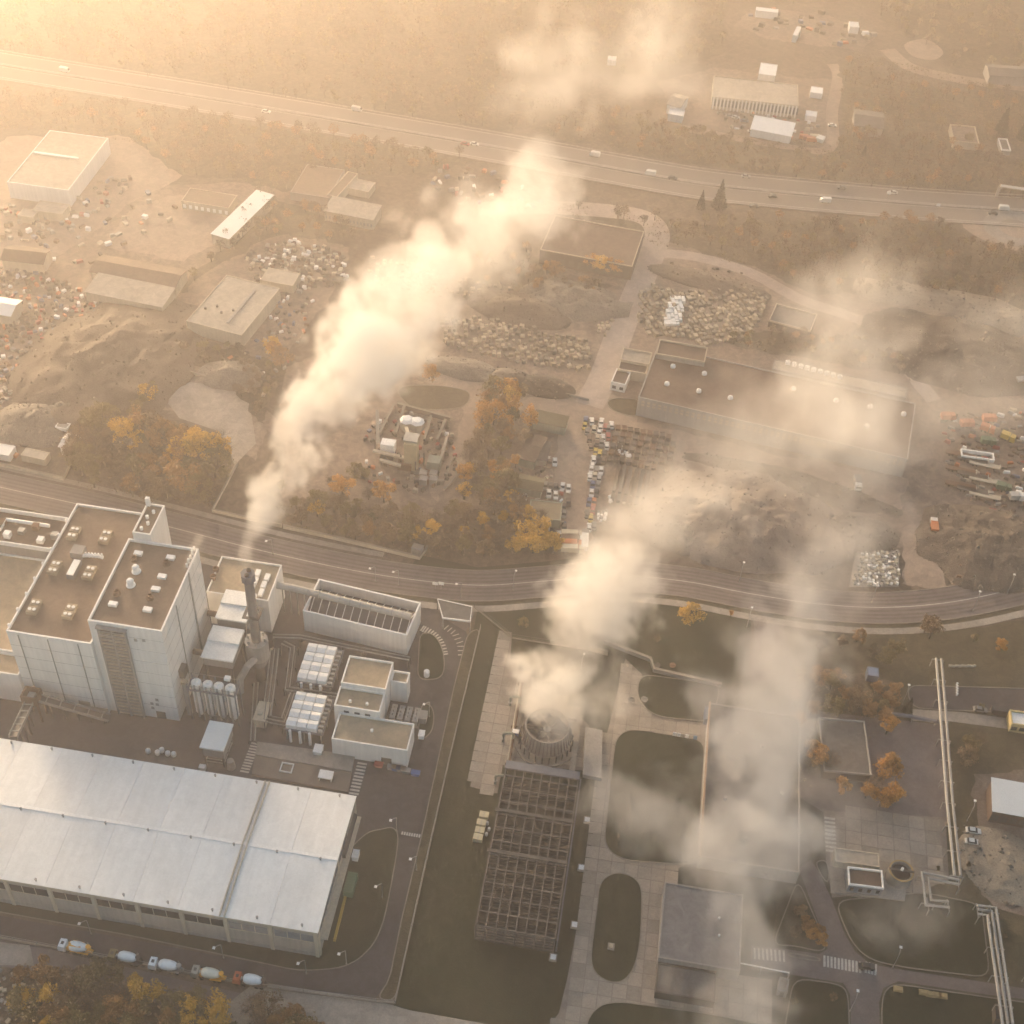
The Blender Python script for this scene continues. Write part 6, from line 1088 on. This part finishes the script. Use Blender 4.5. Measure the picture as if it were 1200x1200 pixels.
WOODS.append(([(985, 70), (1060, 95), (1160, 110), (1215, 115), (1215, 160), (1100, 180), (1060, 170), (990, 180)], 68, (5, 9), ['brown', 'olive', 'rusty', 'orange', 'brown'], 9, 'brown trees and scrub around the cottage at the upper right'))
WOODS.append(([(850, 400), (905, 385), (945, 395), (1040, 400), (1060, 440), (920, 415), (870, 410)], 32, (3, 6), ['olive', 'brown', 'golden', 'olive'], 10, 'brown trees and scrub in the scrub behind the factory'))
WOODS.append(([(305, 225), (345, 240), (410, 260), (420, 290), (330, 275), (290, 290), (260, 305), (215, 340), (205, 360), (195, 350), (250, 300)], 50, (4, 8), ['brown', 'olive', 'golden', 'brown'], 12, 'brown trees and scrub along the slanting shed behind the smoke'))
WOODS.append(([(560, 300), (620, 295), (640, 330), (720, 335), (700, 350), (600, 345), (560, 340)], 27, (4, 7), ['rusty', 'orange', 'brown'], 13, 'brown trees and scrub on the bank above the gravel heap'))
WOODS.append(([(195, 400), (290, 410), (330, 440), (310, 500), (250, 430), (200, 425)], 25, (3, 6), ['brown', 'olive', 'brown'], 14, 'brown trees and scrub around the grey spoil heap behind the smoke'))
# shrubs
SH = scatter([(1120, 640), (1210, 615), (1210, 668), (1120, 680)], 16, (1.5, 3), ['brown', 'olive', 'rusty'], 15, 3)+scatter([(480, 600), (540, 590), (500, 640), (480, 640)], 8, (1.5, 3), ['olive', 'brown'], 16, 2)
for k, (u, v, h, c) in enumerate(sorted(SH)): tree(u, v, h, c, '%s %s shrub from the left along the main road heaps' % (nth(k), c), 'shrubs along the main road', shrub=True)
SH = [(1119, 1013, 'olive'), (1098, 1020, 'olive'), (1134, 1015, 'brown'), (930, 1175, 'olive'), (975, 1170, 'brown'), (1176, 1100, 'brown'), (1150, 830, 'olive')]
for k, (u, v, c) in enumerate(SH): tree(u, v, 2.2, c, '%s %s shrub around the plaza lawns' % (nth(k), c), 'shrubs around the plaza lawns', shrub=True)
# far wood, read as one mass
def wood(name, label, poly, n, seed, leaf=80, ls=1.1, hs=(6, 10), cols=('brown', 'olive', 'rusty', 'brown', 'golden')):
    struct('woodland_floor', MB().flat(ragged([Vector((p[0], p[1], 0)) for p in poly], 2.5), .0457+.00137*seed), mat('leaf_litter', (.06, .047, .03), sc_=.06, col2=(.12, .092, .055), fine=.4, mid=.5)); q = random.Random(seed); b = MB(); mi = []; ml = [leafmat('leaf_'+c, LC[c]) for c in ('brown', 'olive', 'rusty', 'golden', 'orange', 'greybrown')]; P = poly; xs = [p[0] for p in P]; ys = [p[1] for p in P]; k = 0; ix = {'brown': 0, 'olive': 1, 'rusty': 2, 'golden': 3, 'orange': 4, 'greybrown': 5}
    while k < n:
        p = (q.uniform(min(xs), max(xs)), q.uniform(min(ys), max(ys)))
        if not inside(p, P): continue
        k += 1; h = q.uniform(*hs); r = h*.38; b.tube([(p[0], p[1], 0), (p[0], p[1], h*.6)], .2, 4, .08); mi += [6]*6; c = ix[q.choice(cols)]
        for _ in range(leaf):
            d = Vector((q.gauss(0, 1), q.gauss(0, 1), q.gauss(0, 1))).normalized(); s = .55+.45*noise.noise(d*1.7+Vector((k, 0, 0))); s *= q.uniform(.6, 1)
            leafquad(b, Vector((p[0]+d.x*r*1.2*s, p[1]+d.y*r*1.2*s, h*.6+d.z*h*.4*s)), ls, q); mi.append(c)
    me = b.mesh(name, ml+[BARK]); me.polygons.foreach_set('material_index', mi); return tag(link(name, me), label, None, None, 'stuff')
W1 = [(p.x, p.y) for p in G([(-150, 45), (0, 60), (200, 95), (420, 128), (600, 155), (640, 90), (780, 85), (850, 60), (850, -60), (-200, -60)])]
wood('far_wood', 'hazy brown wood beyond the highway', W1, 1500, 3, 44, 1.3, (6, 11), ('greybrown', 'olive', 'greybrown', 'brown', 'greybrown', 'olive'))
W2 = [(p.x, p.y) for p in G([(1000, 0), (1060, 40), (1120, 80), (1300, 90), (1350, -60), (860, -60), (870, 8)])]
wood('far_wood', 'hazy wood at the top right beyond the far road', W2, 520, 4, 50, 1.2, (5, 10), ('greybrown', 'olive', 'brown', 'greybrown'))
W3 = [(-330, 120), (-215, 150), (-230, 330), (-300, 420), (-420, 420), (-420, 120)]
wood('side_scrub', 'scrub left of the plant beyond the frame', W3, 120, 5, 60)
for pl, k_, hs_, cs_, sd_, lb_ in WOODS: wood('scrub_wood', lb_, [(p.x, p.y) for p in G(pl)], int(k_*1.5), sd_, 200, .66, hs_, [{'golden': 'rusty', 'orange': 'rusty', 'rusty': 'brown', 'brown': 'greybrown'}.get(c, c) for c in cs_]+['greybrown', 'greybrown'])
# low ground cover over the rough land, as one mass
def cover(name, label, polys, n, seed, col, s=.7, z=.5):
    q = random.Random(seed); b = MB(); PP = [G(p) for p in polys]; tot = 0
    A = [abs(sum(P[i].x*P[i-1].y-P[i-1].x*P[i].y for i in range(len(P))))/2 for P in PP]; S = sum(A)
    for P, a in zip(PP, A):
        xs = [p.x for p in P]; ys = [p.y for p in P]; k = 0; m_ = int(n*a/S)
        while k < m_:
            x, y = q.uniform(min(xs), max(xs)), q.uniform(min(ys), max(ys)); k += 1
            if not inside((x, y), P) or noise.noise(Vector((x*.06, y*.06, seed))) < -.05: continue
            for _ in range(3): leafquad(b, Vector((x+q.gauss(0, .5), y+q.gauss(0, .5), q.uniform(.05, z))), s, q)
    return tag(link(name, b.mesh(name, leafmat('leaf_'+col, LC[col]))), label, None, None, 'stuff')
RG = [[(600, 230), (830, 262), (1100, 262), (1210, 300), (1210, 390), (1000, 350), (880, 312), (780, 290)], [(-20, 100), (560, 190), (440, 205), (300, 220), (150, 165), (-20, 150)], [(600, 110), (800, 150), (1210, 190), (1210, 235), (900, 205), (600, 150)], [(850, 400), (1060, 400), (1060, 440), (900, 415)], [(1000, 60), (1210, 110), (1210, 180), (990, 180)], [(300, 585), (640, 605), (650, 645), (500, 655), (330, 618)], [(85, 500), (270, 530), (250, 595), (85, 570)], [(20, 1130), (380, 1185), (380, 1220), (10, 1220)], [(930, 800), (1050, 800), (1050, 840), (940, 930)]]
cover('undergrowth', 'brown undergrowth on the rough land', RG, 16000, 5, 'brown'); cover('undergrowth', 'olive undergrowth on the rough land', RG, 12000, 6, 'olive')

# ------------------------------------------------------------------ haze
def volmat(name, col, dens, g):
    m = bpy.data.materials.new(name); m.use_nodes = True; nt = m.node_tree; nt.nodes.clear(); o = nt.nodes.new('ShaderNodeOutputMaterial'); v = nt.nodes.new('ShaderNodeVolumePrincipled'); nt.links.new(v.outputs[0], o.inputs['Volume'])
    v.inputs['Color'].default_value = (*col, 1); v.inputs['Density'].default_value = dens; v.inputs['Anisotropy'].default_value = g; return m
hz = link('haze', MB().box(-1510, 1510, -610, 2410, -1.5, 345).mesh('haze', volmat('haze_air', HAZE[2], HAZE[0], HAZE[1]))); tag(hz, 'thin warm haze over the whole district', None, None, 'stuff')
# ------------------------------------------------------------------ steam
def plume(name, label, pts, dens, res=1.2, seed=0., soft=.5, lump=.9, warp=18., fr=.11, g=.35, ns=1.1):
    """steam round a spine of (u, v, z, radius, strength); the density grid is made once by geometry nodes"""
    P = []; R = []; D = []; W = [(gp(q[0], q[1], q[2]), q[3], q[4] if len(q) > 4 else 1.) for q in pts]
    for (a, ra, da), (b_, rb_, db) in zip(W, W[1:]):
        n = max(2, int((b_-a).length/1.2))
        for i in range(n): t = i/n; P.append(a.lerp(b_, t)); R.append(ra+(rb_-ra)*t); D.append(da+(db-da)*t)
    me = bpy.data.meshes.new(name); me.from_pydata(P, [], [])
    for nm, vals in (('rad', R), ('str', D)): me.attributes.new(nm, 'FLOAT', 'POINT').data.foreach_set('value', vals)
    ob = link(name, me); tag(ob, label, None, None, 'stuff')
    mn = Vector([min(p[i]-1.45*r-2 for p, r in zip(P, R)) for i in range(3)]); mx = Vector([max(p[i]+1.45*r+2 for p, r in zip(P, R)) for i in range(3)])
    ng = bpy.data.node_groups.new(name, 'GeometryNodeTree')
    for io in ('INPUT', 'OUTPUT'): ng.interface.new_socket('g', in_out=io, socket_type='NodeSocketGeometry')
    N = ng.nodes.new; L = ng.links.new; gi = N('NodeGroupInput'); go = N('NodeGroupOutput'); vc = N('GeometryNodeVolumeCube'); pos = N('GeometryNodeInputPosition'); sn = N('GeometryNodeSampleNearest'); L(gi.outputs[0], sn.inputs[0])
    def vm(op, a, b):
        n = N('ShaderNodeVectorMath'); n.operation = op
        for i, x in enumerate((a, b)):
            if isinstance(x, tuple): n.inputs[i].default_value = x
            elif isinstance(x, float): n.inputs['Scale'].default_value = x
            else: L(x, n.inputs[i])
        return n.outputs['Value' if op == 'DISTANCE' else 0]
    def mt(op, a, b, cl=False):
        n = N('ShaderNodeMath'); n.operation = op; n.use_clamp = cl
        for i, x in enumerate((a, b)):
            if isinstance(x, (int, float)): n.inputs[i].default_value = x
            else: L(x, n.inputs[i])
        return n.outputs[0]
    nz = N('ShaderNodeTexNoise'); nz.inputs['Scale'].default_value = .045; nz.inputs['Detail'].default_value = 1
    off = vm('ADD', pos.outputs[0], (seed, seed, seed)); L(off, nz.inputs['Vector']); wp = vm('ADD', pos.outputs[0], vm('SCALE', vm('SUBTRACT', nz.outputs['Color'], (.5, .5, .5)), warp)); L(wp, sn.inputs['Sample Position'])
    def samp(dt, src):
        s = N('GeometryNodeSampleIndex'); s.data_type = dt; L(gi.outputs[0], s.inputs[0]); L(src, s.inputs[1]); L(sn.outputs[0], s.inputs['Index']); return s.outputs[0]
    def na(nm): n = N('GeometryNodeInputNamedAttribute'); n.data_type = 'FLOAT'; n.inputs[0].default_value = nm; return n.outputs[0]
    d = mt('DIVIDE', vm('DISTANCE', wp, samp('FLOAT_VECTOR', pos.outputs[0])), samp('FLOAT', na('rad')))
    vo = N('ShaderNodeTexVoronoi'); vo.inputs['Scale'].default_value = fr; L(wp, vo.inputs['Vector'])
    n2 = N('ShaderNodeTexNoise'); n2.inputs['Scale'].default_value = fr; n2.inputs['Detail'].default_value = 5; n2.inputs['Roughness'].default_value = .62; L(off, n2.inputs['Vector'])
    v2 = N('ShaderNodeTexVoronoi'); v2.inputs['Scale'].default_value = fr*2.7; L(wp, v2.inputs['Vector']); val = mt('SUBTRACT', 1., d); val = mt('ADD', val, mt('MULTIPLY', mt('SUBTRACT', .5, vo.outputs['Distance']), lump)); val = mt('ADD', val, mt('MULTIPLY', mt('SUBTRACT', .5, v2.outputs['Distance']), lump*.5)); val = mt('ADD', val, mt('MULTIPLY', mt('SUBTRACT', n2.outputs[0], .5), ns))
    L(mt('MULTIPLY', mt('MULTIPLY', mt('DIVIDE', val, soft, True), dens), samp('FLOAT', na('str'))), vc.inputs['Density'])
    vc.inputs['Min'].default_value = mn; vc.inputs['Max'].default_value = mx
    for i, k in enumerate('XYZ'): vc.inputs['Resolution '+k].default_value = max(8, int((mx-mn)[i]/res))
    sm = N('GeometryNodeSetMaterial'); m = volmat(name, (.965, .95, .935), 1, g); sm.inputs['Material'].default_value = m; me.materials.append(m)
    L(vc.outputs[0], sm.inputs[0]); L(sm.outputs[0], go.inputs[0]); ob.modifiers.new('steam', 'NODES').node_group = ng; return ob
plume('stack_steam', 'dense white steam plume from the chimney stack', [(290, 672, 47.6, 1, .5), (294, 650, 52, 2.4, .6), (301, 610, 57, 4.4, 1), (321, 562, 64, 6.5, 1), (345, 515, 71, 8.2, 1), (382, 466, 78, 10.5, 1), (430, 408, 86, 13, 1)], .1, .95, 0., .24, 1.35, 15., .095, .05, 1.7)
plume('stack_steam', 'upper part of the big steam plume', [(430, 408, 86, 13, 1), (472, 362, 92, 13, 1), (515, 315, 98, 14, .8), (560, 280, 103, 13.5, .55), (605, 250, 107, 13, .6), (640, 225, 110, 11, .7), (625, 185, 113, 9, .4)], .072, 1.1, 0., .3, 1.35, 20., .09, .05, 2.)
plume('high_steam', 'ragged steam cloud above the highway', [(620, 150, 118, 10, .4), (632, 110, 124, 13, .5), (655, 80, 128, 18, .9), (705, 70, 130, 13, .5), (765, 68, 130, 19, 1), (815, 85, 130, 13, .5)], .026, 1.7, 40., .55, 1.2, 26., .08, .05, 1.7)
plume('tower_steam', 'steam billowing from the round cooling tower', [(641, 852, 7, 6, .5), (645, 825, 13, 10, 1), (650, 798, 19, 12.5, 1), (668, 765, 25, 8, .4), (690, 725, 32, 12, .9), (700, 695, 38, 14, .9), (715, 668, 43, 12, .6)], .11, 1., 80., .28, 1.2, 15., .115, .05, 1.4)
plume('tower_steam', 'side puff of steam right of the cooling tower', [(665, 845, 12, 7, .5), (690, 815, 16, 10, .7), (715, 795, 19, 9, .5)], .06, 1.1, 95., .45, 1.2, 14., .13, .05, 1.4)
plume('tower_steam', 'thinning steam drifting over the main road', [(715, 668, 43, 13, .8), (750, 630, 49, 15, .8), (790, 595, 55, 16, .7), (830, 560, 61, 16, .5), (870, 530, 66, 14, .3)], .05, 1.3, 120., .6, 1.1, 20., .09, .05, 1.5)
plume('drift_steam', 'broad drifting steam bank over the flat hall', [(880, 1230, 26, 13, .5), (868, 1130, 28, 13, .4), (862, 1040, 30, 13, .7), (895, 960, 33, 15, 1), (885, 890, 36, 13, .8), (895, 820, 40, 14, 1), (930, 765, 44, 12, .8)], .055, 1.4, 160., .5, 1.5, 34., .07, .05, 2.2)
plume('drift_steam', 'thin steam crossing the main road at right', [(925, 765, 44, 13, .9), (955, 705, 48, 14, .8), (985, 640, 53, 14, .7), (1000, 575, 59, 15, .6), (990, 525, 62, 15, .5)], .036, 1.5, 190., .7, 1.3, 30., .07, .05, 2.)
plume('drift_steam', 'pale steam veil over the far end of the factory', [(900, 520, 62, 16, .5), (940, 480, 66, 21, .9), (970, 420, 70, 20, .9), (1000, 360, 74, 17, .8), (1045, 315, 78, 14, .5)], .028, 1.8, 210., .7, 1.3, 34., .06, .05, 2.1)
plume('drift_steam', 'pale steam veil over the right yards', [(960, 510, 64, 15, .5), (1030, 500, 64, 17, .8), (1090, 480, 66, 15, .7), (1150, 460, 68, 13, .5), (1195, 350, 74, 10, .3)], .026, 1.8, 240., .7, 1.3, 34., .06, .05, 2.1)
plume('wisp_steam', 'thin wisp over the big lawn', [(720, 950, 12, 9, .7), (770, 965, 12, 11, .9), (820, 985, 16, 11, 1)], .05, 1.3, 260., .6, 1.1, 18., .09, .05, 1.5)
plume('wisp_steam', 'thin wisp over the plaza lawn', [(1030, 1085, 10, 8, .5), (1075, 1075, 10, 8, .7), (1120, 1070, 10, 7, .5)], .035, 1.3, 290., .6, 1.1, 16., .1, .05, 1.5)
plume('wisp_steam', 'thin wisp over the dark yard beside the orange trees', [(945, 915, 20, 9, .6), (985, 930, 18, 8, .5), (1020, 935, 16, 6, .3)], .035, 1.3, 320., .6, 1.1, 16., .1, .05, 1.5)
plume('vent_steam', 'small steam wisp from the boiler tower roof corner', [(218, 664, 41, 1, .6), (223, 650, 43, 1.8, .8), (228, 636, 46, 2.2, .5), (234, 622, 49, 2, .2)], .2, .5, 300., .6, 1., 5., .35)
